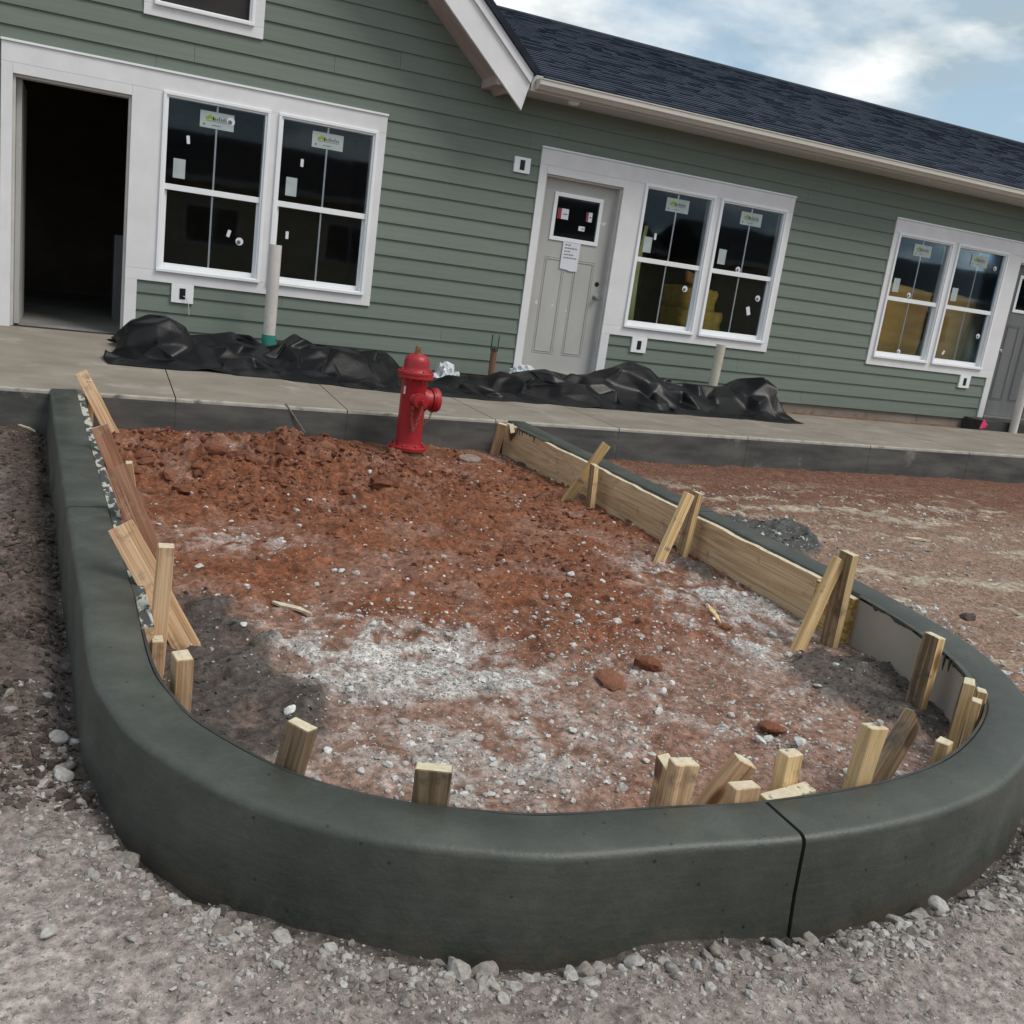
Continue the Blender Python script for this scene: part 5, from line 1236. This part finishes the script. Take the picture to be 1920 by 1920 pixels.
for k, (dx_, ph) in enumerate(((0.10, 0.0), (0.24, 1.3), (0.38, 2.2))):
    m = MB(); pts = []; n = 20
    vs_ = []; fs = []
    for i in range(n):
        t = i / (n - 1); z = FL + 0.45 + 1.35 * t; cx = wx + dx_ + 0.05 * math.sin(t * 5 + ph) * (1 - t) + 0.04 * t; w = 0.045 * (1 - 0.5 * t)
        for sx, sy in ((-1, 0), (1, 0), (1, 1), (-1, 1)): vs_.append((cx + sx * w, 0.42 + 0.05 * k + 0.03 * math.sin(t * 7 + ph) + 0.015 * sy, z))
        if i:
            b = i * 4
            for j in range(4): fs.append((b - 4 + j, b - 4 + (j + 1) % 4, b + (j + 1) % 4, b + j))
    fs += [(3, 2, 1, 0), tuple(range((n - 1) * 4, n * 4))]
    m.add(vs_, fs); tag(m.build('plastic_strip', MT['limewrap'], None, smooth=True), 'lime plastic strip hanging inside the window next to the grey door', 'plastic strip', 'lime strips behind the glass')
m = MB(); m.box(wx + 0.05, wx + 0.9, 0.40, 0.75, FL, FL + 0.45); o = m.build('crate', MT['interior'], None, bevel=0.01); tag(o, 'dark crate inside under the lime plastic strips', 'crate')
xs_ = span(2, WA0, WB1)
for k, (a, b, mt, lab) in enumerate(((xs_[0] + 0.20, xs_[0] + 1.17, 'kraft', 'amber insulation sheet inside the window pane farthest from dark grey door'), (xs_[0] + 1.27, xs_[0] + 1.99, 'kraft', 'amber insulation sheet with a pale edge inside the window next to dark grey door'))):
    m = MB(); n = 14; vs_ = []; fs = []
    for j in range(n):
        for i in range(n):
            x = a + (b - a) * i / (n - 1); t = j / (n - 1); z = FL + 0.02 + 1.58 * t - 0.05 * (i / (n - 1)) ** 2
            vs_.append((x + 0.03 * math.sin(t * 3), 0.36 + 0.16 * (1 - t) + 0.03 * float(fbm(x * 2, z, 2.5, 3, 97)), z))
    for j in range(n - 1):
        for i in range(n - 1): fs.append((j * n + i, j * n + i + 1, (j + 1) * n + i + 1, (j + 1) * n + i))
    m.add(vs_, fs); o = m.build('insulation_sheet', [MT[mt]], None, smooth=True); so = o.modifiers.new('thick', 'SOLIDIFY'); so.thickness = 0.06; so.offset = 1
    tag(o, lab, 'insulation')
    if k == 1:
        m = MB(); m.tube([(b + 0.035 + 0.03 * math.sin(t * 3), 0.39 + 0.16 * (1 - t), FL + 0.03 + 1.52 * t) for t in np.linspace(0, 1, 12)], 0.024, 8); e = m.build('pale_edge', MT['batt'], None, smooth=True); e.parent = o
m = MB(); m.box(0.34, 0.75, 1.5, 2.1, FL, FL + 0.88); o = m.build('cabinet', MT['doordark'], None, bevel=0.004); tag(o, 'grey cabinet standing in the shade inside the open doorway', 'cabinet')

# ------------------------------------------------------------------ black plastic sheets: a small cloth solver drops them over heaped soil
def cloth(x0, x1, y0, y1, over_x, over_y, lump, nxc, nyc, seed, iters=90, floor=None, wall=-0.03):
    r = np.random.default_rng(seed)
    U, V = np.meshgrid(np.linspace(0, 1, nxc), np.linspace(0, 1, nyc))
    X = np.stack([x0 + (x1 - x0) * U, y0 + (y1 - y0) * V, np.zeros_like(U)], -1)
    X[..., 2] = lump(X[..., 0], X[..., 1]) + 0.10 + 0.12 * fbm(X[..., 0], X[..., 1], 2.2, 2, seed).reshape(U.shape)
    X[..., :2] += r.normal(0, 0.006, X.shape[:2] + (2,))
    Lx = (x1 - x0) * over_x / (nxc - 1); Ly = (y1 - y0) * over_y / (nyc - 1); Ld = math.hypot(Lx, Ly)
    Vv = np.zeros_like(X)
    def con(A, B, L, k):
        d = B - A; n = np.linalg.norm(d, axis=-1, keepdims=True) + 1e-9; c = 0.5 * k * (n - L) / n * d
        return c
    for it in range(iters):
        Vv[..., 2] -= 0.0022; Vv *= 0.93; P = X + Vv
        for s in range(7):
            for p in (0, 1):
                a = P[:, p:-1:2]; b = P[:, p + 1::2]; a = a[:, :b.shape[1]]; c = con(a, b, Lx, 0.95); a += c; b -= c
                a = P[p:-1:2]; b = P[p + 1::2]; a = a[:b.shape[0]]; c = con(a, b, Ly, 0.95); a += c; b -= c
                a = P[p:-1:2, :-1]; b = P[p + 1::2, 1:]; a = a[:b.shape[0]]; c = con(a, b, Ld, 0.5); a += c; b -= c
                a = P[p:-1:2, 1:]; b = P[p + 1::2, :-1]; a = a[:b.shape[0]]; c = con(a, b, Ld, 0.5); a += c; b -= c
            for st, kk in ((2, 0.6), (4, 0.30)):                # bending resistance
                for p in range(st):
                    a = P[:, p:-st:2 * st] if P[:, p:-st:2 * st].shape[1] else None
                    if a is not None:
                        b = P[:, p + st::2 * st]; k2 = min(a.shape[1], b.shape[1]); a = a[:, :k2]; b = b[:, :k2]; d = b - a; n = np.linalg.norm(d, axis=-1, keepdims=True) + 1e-9
                        c = 0.5 * kk * np.minimum(n - Lx * st * 0.93, 0) / n * d; a += c; b -= c
                    a = P[p:-st:2 * st]; b = P[p + st::2 * st]; k2 = min(a.shape[0], b.shape[0])
                    if k2:
                        a = a[:k2]; b = b[:k2]; d = b - a; n = np.linalg.norm(d, axis=-1, keepdims=True) + 1e-9
                        c = 0.5 * kk * np.minimum(n - Ly * st * 0.93, 0) / n * d; a += c; b -= c
            h = lump(P[..., 0], P[..., 1]) + 0.006
            hit = P[..., 2] < h
            P[..., 2] = np.where(hit, h, P[..., 2])
            P[..., :2] = np.where(hit[..., None], X[..., :2] * 0.4 + P[..., :2] * 0.6, P[..., :2])
            P[..., 1] = np.minimum(P[..., 1], wall)
        Vv = P - X; sp_ = np.linalg.norm(Vv, axis=-1, keepdims=True); Vv *= np.minimum(1, 0.03 / (sp_ + 1e-9)); X = P
    return X
def tarp(name, top_px, y_top, x0, x1, y0, y1, ox, oy, nxc, nyc, seed, label, yc=-0.62, wid=0.30, extra=()):
    tops = np.array([at_y(p, y_top) for p in top_px]); o_ = np.argsort(tops[:, 0]); tx, tz = tops[o_, 0], tops[o_, 2]
    def lump(x, y):
        fl_ = np.asarray(z_walk(x, np.minimum(y, -0.02)))
        hgt = np.clip(np.interp(x, tx, tz) - fl_ - 0.01, 0.0, 1) * 1.06
        edge = sstep(x0 + 0.02, x0 + 0.16, x) * sstep(x1 - 0.04, x1 - 0.20, x)
        b = np.exp(-(np.abs((y - yc - 0.05 * np.sin(x * 5)) / wid)) ** 2.6)
        return fl_ + hgt * b * edge * (0.95 + 0.10 * fbm(x, y, 3, 2, seed + 4).reshape(np.shape(x)))
    X = cloth(x0, x1, y0, y1, ox, oy, lump, nxc, nyc, seed)
    rr = np.random.default_rng(seed + 50); k = 12; st = 4
    ci = np.unique(np.r_[np.arange(0, nxc, st), nxc - 1]); cj = np.unique(np.r_[np.arange(0, nyc, st), nyc - 1])
    ji = np.clip(ci[None, :] + rr.integers(-2, 3, (len(cj), len(ci))), 0, nxc - 1); jj = np.clip(cj[:, None] + rr.integers(-1, 2, (len(cj), len(ci))), 0, nyc - 1)
    Cc = X[jj, ji]; nr = np.cross(np.gradient(Cc, axis=1), np.gradient(Cc, axis=0)); nr /= np.linalg.norm(nr, axis=-1, keepdims=True) + 1e-9; nr = np.where(nr[..., 2:] < 0, -nr, nr)
    am = np.minimum(1, np.minimum(np.arange(len(cj)), np.arange(len(cj))[::-1]) / 2.0)[:, None]
    Cc = Cc + nr * (rr.normal(0, 0.027, Cc.shape[:2]) * am + 0.012 * am)[..., None] + rr.normal(0, 0.012, Cc.shape) * np.array([1, 1, 0])
    # linear triangles inside each cell, alternating diagonals
    ny2, nx2 = (len(cj) - 1) * k + 1, (len(ci) - 1) * k + 1
    J, I = np.meshgrid(np.arange(ny2) / k, np.arange(nx2) / k, indexing='ij'); j0 = np.minimum(J.astype(int), len(cj) - 2); i0 = np.minimum(I.astype(int), len(ci) - 2); v = (J - j0)[..., None]; u = (I - i0)[..., None]
    dg = rr.integers(0, 2, (len(cj), len(ci)))[j0, i0][..., None]
    A_, B_, C_, D_ = Cc[j0, i0], Cc[j0, i0 + 1], Cc[j0 + 1, i0], Cc[j0 + 1, i0 + 1]
    t1 = np.where(u >= v, A_ + (B_ - A_) * u + (D_ - B_) * v, A_ + (C_ - A_) * v + (D_ - C_) * u)
    t2 = np.where(u + v <= 1, A_ + (B_ - A_) * u + (C_ - A_) * v, D_ + (C_ - D_) * (1 - u) + (B_ - D_) * (1 - v))
    X = np.where(dg == 0, t1, t2)
    for _ in range(7):
        X[1:-1, 1:-1] = 0.4 * X[1:-1, 1:-1] + 0.15 * (X[:-2, 1:-1] + X[2:, 1:-1] + X[1:-1, :-2] + X[1:-1, 2:])
    X[..., 2] = np.maximum(X[..., 2], np.asarray(z_walk(X[..., 0], np.minimum(X[..., 1], -0.02))) + 0.004); X[..., 1] = np.minimum(X[..., 1], -0.05)
    V = X.reshape(-1, 3); i_ = (np.arange(ny2 - 1)[:, None] * nx2 + np.arange(nx2 - 1)).ravel()
    o = np_mesh(name, V, np.c_[i_, i_ + 1, i_ + 1 + nx2, i_ + nx2], MT['tarp'])
    s2 = o.modifiers.new('thick', 'SOLIDIFY'); s2.thickness = 0.002; s2.offset = 0
    return tag(o, label, 'plastic sheet')
tarp('plastic_sheet', [(205, 668), (225, 625), (250, 595), (290, 583), (330, 597), (350, 640), (400, 630), (440, 628), (475, 652), (500, 668), (522, 650), (545, 622), (570, 648), (600, 655), (620, 640), (650, 655), (700, 652), (725, 668), (760, 690), (840, 715)], -0.62,
     0.24, 3.02, -1.34, -0.30, 1.10, 1.42, 92, 40, 3, 'crumpled black plastic sheet heaped at the foot of the tall white PVC pipe')
tarp('plastic_sheet', [(790, 722), (850, 712), (900, 714), (960, 699), (1010, 696), (1060, 705), (1120, 706), (1150, 690), (1185, 683), (1215, 690), (1240, 715), (1290, 722), (1330, 722), (1355, 735), (1380, 722), (1405, 711), (1430, 708), (1455, 728), (1480, 760), (1497, 780)], -0.60,
     2.98, 7.42, -1.24, -0.30, 1.06, 1.40, 124, 34, 11, 'long black plastic sheet spread below the grey door and middle windows', yc=-0.60, wid=0.28)
# clear plastic bags poking out behind the sheets
def bag(px, w, h, label, seed, y=-0.25):
    c = at_y(px, y); bm = bmesh.new(); bmesh.ops.create_icosphere(bm, subdivisions=4, radius=1.0)
    for v in bm.verts:
        p = v.co; k = 1 + 0.35 * (1 - abs(float(fbm(p.x * 1.3 + seed, p.z * 1.3 + p.y, 1.8, 3, seed)) * 2)) - 0.25
        v.co = Vector((p.x * w * k, p.y * 0.16 * k, max(p.z, -0.3) * h * k))
    me = bpy.data.meshes.new('plastic_bag'); bm.to_mesh(me); bm.free(); me.materials.append(MT['bag'])
    o = bpy.data.objects.new('plastic_bag', me); col.objects.link(o); o.location = (c[0], y, c[2] - h * 0.75); tag(o, label, 'plastic bag')
bag((836, 690), 0.16, 0.20, 'clear plastic bag behind the hydrant beside the brown pipe stub', 5)
bag((985, 690), 0.18, 0.13, 'clear plastic bag bunched against the foot of the grey door', 9)

# ------------------------------------------------------------------ stones
def ico(sub):
    bm = bmesh.new(); bmesh.ops.create_icosphere(bm, subdivisions=sub, radius=1.0)
    v = np.array([q.co[:] for q in bm.verts]); f = np.array([[a.index for a in q.verts] for q in bm.faces]); bm.free(); return v, f
ICO1, ICO2 = ico(1), ico(2)
def scatter(name, xy, size, mat, label, tone, sub=1, sink=0.3, flat=(0.55, 0.9), rough=0.22, seed=0, cat='gravel'):
    r = np.random.default_rng(seed); v0, f0 = ICO1 if sub == 1 else ICO2; n = len(xy); k = len(v0)
    z = ground_eval(xy[:, 0], xy[:, 1])
    V = np.repeat(v0[None], n, 0) * (1 + r.normal(0, rough, (n, k, 1)))
    sc = np.stack([size * r.uniform(0.8, 1.35, n), size * r.uniform(0.65, 1.0, n), size * r.uniform(flat[0], flat[1], n)], -1)
    V *= sc[:, None, :]
    # random orientation, mostly about z
    a = r.uniform(0, 6.283, n); b = r.normal(0, 0.45, n)
    c, s = np.cos(b), np.sin(b); y = V[..., 1] * c[:, None] - V[..., 2] * s[:, None]; zz = V[..., 1] * s[:, None] + V[..., 2] * c[:, None]; V[..., 1] = y; V[..., 2] = zz
    c, s = np.cos(a), np.sin(a); x = V[..., 0] * c[:, None] - V[..., 1] * s[:, None]; y = V[..., 0] * s[:, None] + V[..., 1] * c[:, None]; V[..., 0] = x; V[..., 1] = y
    V[..., 0] += xy[:, 0, None]; V[..., 1] += xy[:, 1, None]; V[..., 2] += (z + size * (0.5 - sink) * 0.9)[:, None]
    F = (f0[None] + (np.arange(n) * k)[:, None, None]).reshape(-1, 3)
    o = np_mesh(name, V.reshape(-1, 3), F, MT[mat], smooth=False, attrs={'tone': np.repeat(np.clip(tone, 0, 1), k)})
    return tag(o, label, cat, kind='stuff')
def sample(n, box, dens, seed):
    r = np.random.default_rng(seed); out = []
    tot = 0
    while tot < n:
        x = r.uniform(box[0], box[1], n * 2); y = r.uniform(box[2], box[3], n * 2)
        d = dens(x, y); keep = r.random(len(x)) < d; out.append(np.c_[x, y][keep]); tot += keep.sum()
        if len(out) > 40: break
    return np.vstack(out)[:n]
def dens_in(x, y):
    d = sdist(x, y)
    _, c, sp, w = ground_eval(x, y, True, d=d)
    return np.where(d > 0.02, np.clip(sp * 1.5, 0, 1), 0) * (1 - 0.8 * w)
def dens_front(x, y):
    d = sdist(x, y); o = -d - CW
    clump = 0.25 + 1.1 * sstep(-0.15, 0.5, fbm(x, y, 3.2, 3, 77))
    return np.where(o > 0.004, np.clip(0.95 * sstep(0.02, 0.07, o) * np.exp(-((o - 0.10) / 0.12) ** 2) + 0.10, 0, 1) * clump, 0) * np.where((x < 0.0) & (y > -7.2), 0.25, 1)
def dens_right(x, y):
    d = sdist(x, y); o = -d - CW
    return np.where((o > 0.01) & (x > 2.9), np.clip(np.exp(-((o - 0.25) / 0.35) ** 2) * sstep(-4.6, -6.0, y) + 0.06, 0, 1) * (0.35 + 0.9 * sstep(-0.2, 0.4, fbm(x, y, 2.2, 3, 79))), 0)
r = np.random.default_rng(5)
def szs(n, a, b, p): return a + (b - a) * r.random(n) ** p
xy = sample(8000, (0.0, 3.45, -8.1, -4.6), dens_in, 101); scatter('gravel', xy, szs(len(xy), 0.0022, 0.010, 4), 'gravel', 'white limestone gravel scattered over the dirt inside the curb', 0.35 + 0.65 * r.random(len(xy)), rough=0.26, sink=0.42, seed=1)
xy = sample(750, (0.0, 3.45, -8.1, -2.6), lambda x, y: dens_in(x, y) * 0.8 + np.where(sdist(x, y) > 0.03, 0.018, 0), 102); scatter('gravel', xy, szs(len(xy), 0.007, 0.018, 3), 'gravel', 'loose larger white stones among the gravel inside the curb', 0.55 + 0.45 * r.random(len(xy)), sub=2, rough=0.13, sink=0.42, seed=2)
xy = sample(12000, (-0.9, 3.9, -9.0, -6.6), dens_front, 103); scatter('gravel', xy, szs(len(xy), 0.0020, 0.010, 3.2), 'gravel', 'grey crushed gravel on the lot outside the curb', 0.15 + 0.6 * r.random(len(xy)), rough=0.30, sink=0.46, seed=3)
xy = sample(900, (-0.7, 3.9, -8.9, -6.6), lambda x, y: dens_front(x, y) * (np.exp(-((-sdist(x, y) - CW - 0.10) / 0.07) ** 2) + 0.05), 104); scatter('gravel', xy, szs(len(xy), 0.007, 0.022, 2.6), 'gravel', 'coarse stones lining the outer foot of the curb', 0.12 + 0.6 * r.random(len(xy)), sub=2, rough=0.14, flat=(0.5, 0.95), sink=0.45, seed=4)
xy = sample(6000, (2.9, 7.5, -8.2, -3.2), dens_right, 105); scatter('gravel', xy, szs(len(xy), 0.004, 0.018, 2.8), 'gravel', 'pale gravel strewn along the outer right side of curb', 0.35 + 0.6 * r.random(len(xy)), rough=0.28, sink=0.42, seed=6)
xy = sample(6500, (0.05, 3.4, -6.6, -2.5), lambda x, y: np.where(sdist(x, y) > 0.04, np.clip(ell(x, y, (1.5, -3.5), 1.7, 1.0) + 0.35 * ell(x, y, (2.0, -4.9), 1.2, 1.1), 0, 1) * (0.2 + 1.2 * sstep(-0.1, 0.4, fbm(x, y, 2.6, 3, 83))), 0), 106); scatter('clay_crumbs', xy, szs(len(xy), 0.004, 0.026, 5), 'clod', 'crumbly red clay clods inside the curb', r.random(len(xy)), rough=0.30, sink=0.48, seed=7, cat='soil')
xy = sample(4200, (-1.6, 0.1, -7.4, -2.5), lambda x, y: np.where(-sdist(x, y) - CW > 0.01, 0.9 * np.exp(-(-sdist(x, y) - CW) / 0.3), 0) * (0.25 + sstep(-0.1, 0.4, fbm(x, y, 3.0, 3, 85))), 107); scatter('mud_crumbs', xy, szs(len(xy), 0.004, 0.020, 4), 'wetclod', 'dark wet soil crumbs banked along the straight left side of curb', r.random(len(xy)), rough=0.30, sink=0.5, seed=8, cat='soil')
xy = sample(900, (0.2, 3.5, -7.9, -2.6), lambda x, y: ground_eval(x, y, True)[3] * (sdist(x, y) > 0.02), 108); scatter('slurry_crumbs', xy, szs(len(xy), 0.003, 0.011, 4), 'slurry', 'dark grey slurry lumps drying inside the curb', r.random(len(xy)), rough=0.30, sink=0.5, seed=9, cat='slurry')
xy = sample(90, (3.6, 5.0, -5.6, -3.2), lambda x, y: ground_eval(x, y, True)[3], 109); scatter('slurry_crumbs', xy, szs(len(xy), 0.005, 0.022, 3.5), 'slurry', 'dark grey slurry lumps dumped beyond the pine form board', 0.6 * r.random(len(xy)), rough=0.28, sink=0.5, seed=10, cat='slurry')

jp = np.array([np.interp(J2, ARC, OUT[:, 0]) + (CW + 0.03) * np.interp(J2, ARC, ONRM[:, 0]), np.interp(J2, ARC, OUT[:, 1]) + (CW + 0.03) * np.interp(J2, ARC, ONRM[:, 1])])
xy = jp + r.normal(0, 1, (160, 2)) * np.array([0.045, 0.018]); scatter('slurry_crumbs', xy, szs(len(xy), 0.004, 0.014, 2), 'slurry', 'dark mortar rubble at the foot of the front curb joint', 0.5 * r.random(len(xy)), rough=0.3, sink=0.2, seed=12, cat='slurry')
xy = sample(170, (0.2, 2.6, -4.5, -2.9), lambda x, y: np.where(sdist(x, y) > 0.08, ell(x, y, (1.15, -3.5), 1.0, 0.7), 0) * (np.hypot(x - 2.37, y + 2.75) > 0.35), 110); scatter('clay_crumbs', xy, szs(len(xy), 0.018, 0.062, 3), 'clod', 'bigger broken red clay lumps on the heap by the hydrant', r.random(len(xy)) * 0.8, sub=2, rough=0.16, sink=0.52, seed=14, cat='soil')
# single stones and clods one can point at
def stone(px, size, mat, label, zref=0.09, tone=0.8, group=None, flat=0.7, seed=1, name='stone', cat='stone', sub=3, lift=0.3):
    p = at_z(px, zref)
    for _ in range(6):
        p = at_z(px, float(ground_eval([p[0]], [p[1]])[0]) + size * lift)
    dd0 = float(sdist([p[0]], [p[1]])[0])
    if -CW - size - 0.02 < dd0 < -0.02:
        i = int(np.argmin(np.hypot(OUT[:, 0] - p[0], OUT[:, 1] - p[1]))); p[:2] = OUT[i] + ONRM[i] * (CW + size + 0.03); p[2] = float(ground_eval([p[0]], [p[1]])[0]) + size * lift
    rr = random.Random(seed); bm = bmesh.new(); bmesh.ops.create_icosphere(bm, subdivisions=sub, radius=1.0)
    cuts_ = [Vector((rr.gauss(0, 1), rr.gauss(0, 1), rr.gauss(0, 1))).normalized() for _ in range(9)]
    for v in bm.verts:
        q = v.co.copy()
        for c_ in cuts_:
            dd_ = q.dot(c_) - (0.80 if name == 'clod' else 0.60)
            if dd_ > 0: q -= c_ * dd_ * 0.9
        q *= 1 + (0.30 if name == 'clod' else 0.10) * float(fbm(q.x * 2 + seed, q.y * 2 + q.z * 1.7, 1.6, 4, seed % 50))
        v.co = Vector((q.x * size * 1.2, q.y * size * 0.95, q.z * size * flat))
    me = bpy.data.meshes.new(name); bm.to_mesh(me); bm.free(); me.materials.append(MT[mat])
    at = me.attributes.new('tone', 'FLOAT', 'POINT'); at.data.foreach_set('value', np.full(len(me.vertices), tone, np.float32))
    me.polygons.foreach_set('use_smooth', [True] * len(me.polygons))
    try: me.set_sharp_from_angle(angle=R_(28))
    except Exception: pass
    o = bpy.data.objects.new(name, me); col.objects.link(o); o.location = p; o.rotation_euler = (rr.uniform(-.3, .3), rr.uniform(-.3, .3), rr.uniform(0, 6.28))
    return tag(o, label, cat, group)
WG = 'white stones on the dirt inside the curb'; WL = 'white stone resting on the dirt inside the curb'
for i, (px, s) in enumerate([((374, 1062), 0.026), ((640, 1070), 0.020), ((556, 957), 0.022), ((1071, 1076), 0.024), ((1065, 1118), 0.022), ((1156, 1165), 0.024), ((1086, 1165), 0.020), ((1234, 1333), 0.020), ((1072, 1368), 0.018), ((978, 1467), 0.014), ((920, 1489), 0.016), ((948, 1484), 0.012), ((726, 1433), 0.016), ((678, 1445), 0.014), ((615, 1407), 0.018), ((1243, 1297), 0.020), ((1178, 1416), 0.016), ((1212, 1427), 0.014), ((1425, 1388), 0.022), ((1500, 1390), 0.026), ((1370, 1340), 0.018), ((700, 1170), 0.018), ((860, 1240), 0.020), ((905, 1275), 0.018), ((455, 1170), 0.018), ((1395, 1115), 0.022), ((1450, 1190), 0.024), ((1130, 1090), 0.018), ((770, 1395), 0.016), ((806, 1390), 0.014)]):
    stone(px, s, 'gravel', WL, tone=0.85 + 0.15 * ((i * 37) % 10) / 10, group=WG, seed=20 + i)
GG = 'grey stones along the outer foot of the curb'; GL = 'grey stone lying at the outer foot of the curb'
for i, (px, s) in enumerate([((247, 1614), 0.030), ((300, 1640), 0.018), ((563, 1733), 0.026), ((660, 1748), 0.018), ((893, 1790), 0.030), ((850, 1810), 0.036), ((1025, 1795), 0.024), ((1070, 1803), 0.028), ((1110, 1812), 0.024), ((1190, 1805), 0.022), ((1340, 1778), 0.024), ((1262, 1815), 0.020), ((1710, 1715), 0.026), ((1738, 1706), 0.034), ((1500, 1755), 0.026), ((1620, 1720), 0.028), ((92, 1748), 0.022), ((176, 1760), 0.012), ((250, 1758), 0.012), ((340, 1800), 0.012), ((880, 1850), 0.018), ((1160, 1790), 0.022), ((160, 1415), 0.030), ((115, 1450), 0.034), ((180, 1468), 0.026), ((1850, 1700), 0.022), ((1800, 1680), 0.018), ((1890, 1780), 0.016)]):
    stone(px, s, 'gravel', GL, zref=0.0, tone=0.25 + 0.5 * ((i * 53) % 10) / 10, group=GG, seed=60 + i)
stone((1215, 1246), 0.050, 'clod', 'largest rounded red-brown clod in the middle of the gravelly dirt', tone=0.62, flat=0.8, seed=101, name='clod', cat='clod')
stone((1146, 1276), 0.052, 'clod', 'flat red clod lying next to the largest rounded clod', tone=0.75, flat=0.42, seed=102, name='clod', cat='clod')
stone((1206, 1166), 0.036, 'clod', 'upright reddish clod between largest clod and pine form board', tone=0.9, flat=0.9, seed=103, name='clod', cat='clod')
stone((1448, 1364), 0.050, 'clod', 'long red clod among white stones near the square yellow stake', tone=0.65, flat=0.45, seed=104, name='clod', cat='clod')
stone((1360, 1175), 0.030, 'clod', 'small brown clod at foot of the pine form board', tone=0.7, flat=0.5, seed=105, name='clod', cat='clod')
stone((1815, 1157), 0.040, 'wetclod', 'dark lump of earth on the pale gravel beyond the beige panel', zref=0.02, tone=0.7, flat=0.6, seed=106, name='clod', cat='clod')
p = on_dist((1648, 1360), 0.06); o = stone((1500, 1300), 0.013, 'gravel', 'grey pebble sitting on top of the tall yellow stake', tone=0.55, seed=107); o.location = (p[0], p[1], p[2] + 0.010)
stone((545, 1332), 0.026, 'gravel', 'white stone just behind the weathered brown stake', tone=1.0, seed=108)
# splinters of wood on the dirt
for i, (a, b, w, lab) in enumerate((((512, 1122), (585, 1150), 0.018, 'white plank splinter lying between red dirt and white gravel'), ((1328, 1133), (1352, 1166), 0.012, 'curved yellow wood chip near the pine form board'), ((272, 829), (322, 842), 0.012, 'dark stick lying by the sidewalk near the diagonal brace'), ((1695, 1017), (1740, 1022), 0.022, 'pale wood scrap lying on the lot beyond the pine board'), ((30, 808), (66, 818), 0.012, 'pale scrap lying in the soil left of curb'))):
    z = 0.10 if i < 3 else 0.03
    A_ = Vector(at_z(a, z)); B_ = Vector(at_z(b, z)); A_.z = float(ground_eval([A_.x], [A_.y])[0]) + 0.006; B_.z = float(ground_eval([B_.x], [B_.y])[0]) + 0.006
    d_ = (B_ - A_); sN = d_.cross(Vector((0, 0, 1))).normalized() * w; up = Vector((0, 0, 0.010)); md = A_.lerp(B_, 0.5) + Vector((0, 0, 0.006))
    m = MB(); vs_ = []
    for q_, ww in ((A_, 0.3), (A_.lerp(B_, 0.3), 1.0), (md + d_ * 0.15, 0.8), (B_, 0.15)): vs_ += [tuple(q_ - sN * ww), tuple(q_ + sN * ww), tuple(q_ + sN * ww + up), tuple(q_ - sN * ww + up)]
    fs = [(k * 4 + j, k * 4 + (j + 1) % 4, k * 4 + 4 + (j + 1) % 4, k * 4 + 4 + j) for k in range(3) for j in range(4)] + [(3, 2, 1, 0), (12, 13, 14, 15)]
    m.add(vs_, fs); tag(m.build('wood_splinter', MT['staked'] if i == 2 else (MT['stakey'] if i == 1 else MT['endgrain']), None), lab, 'wood scrap')
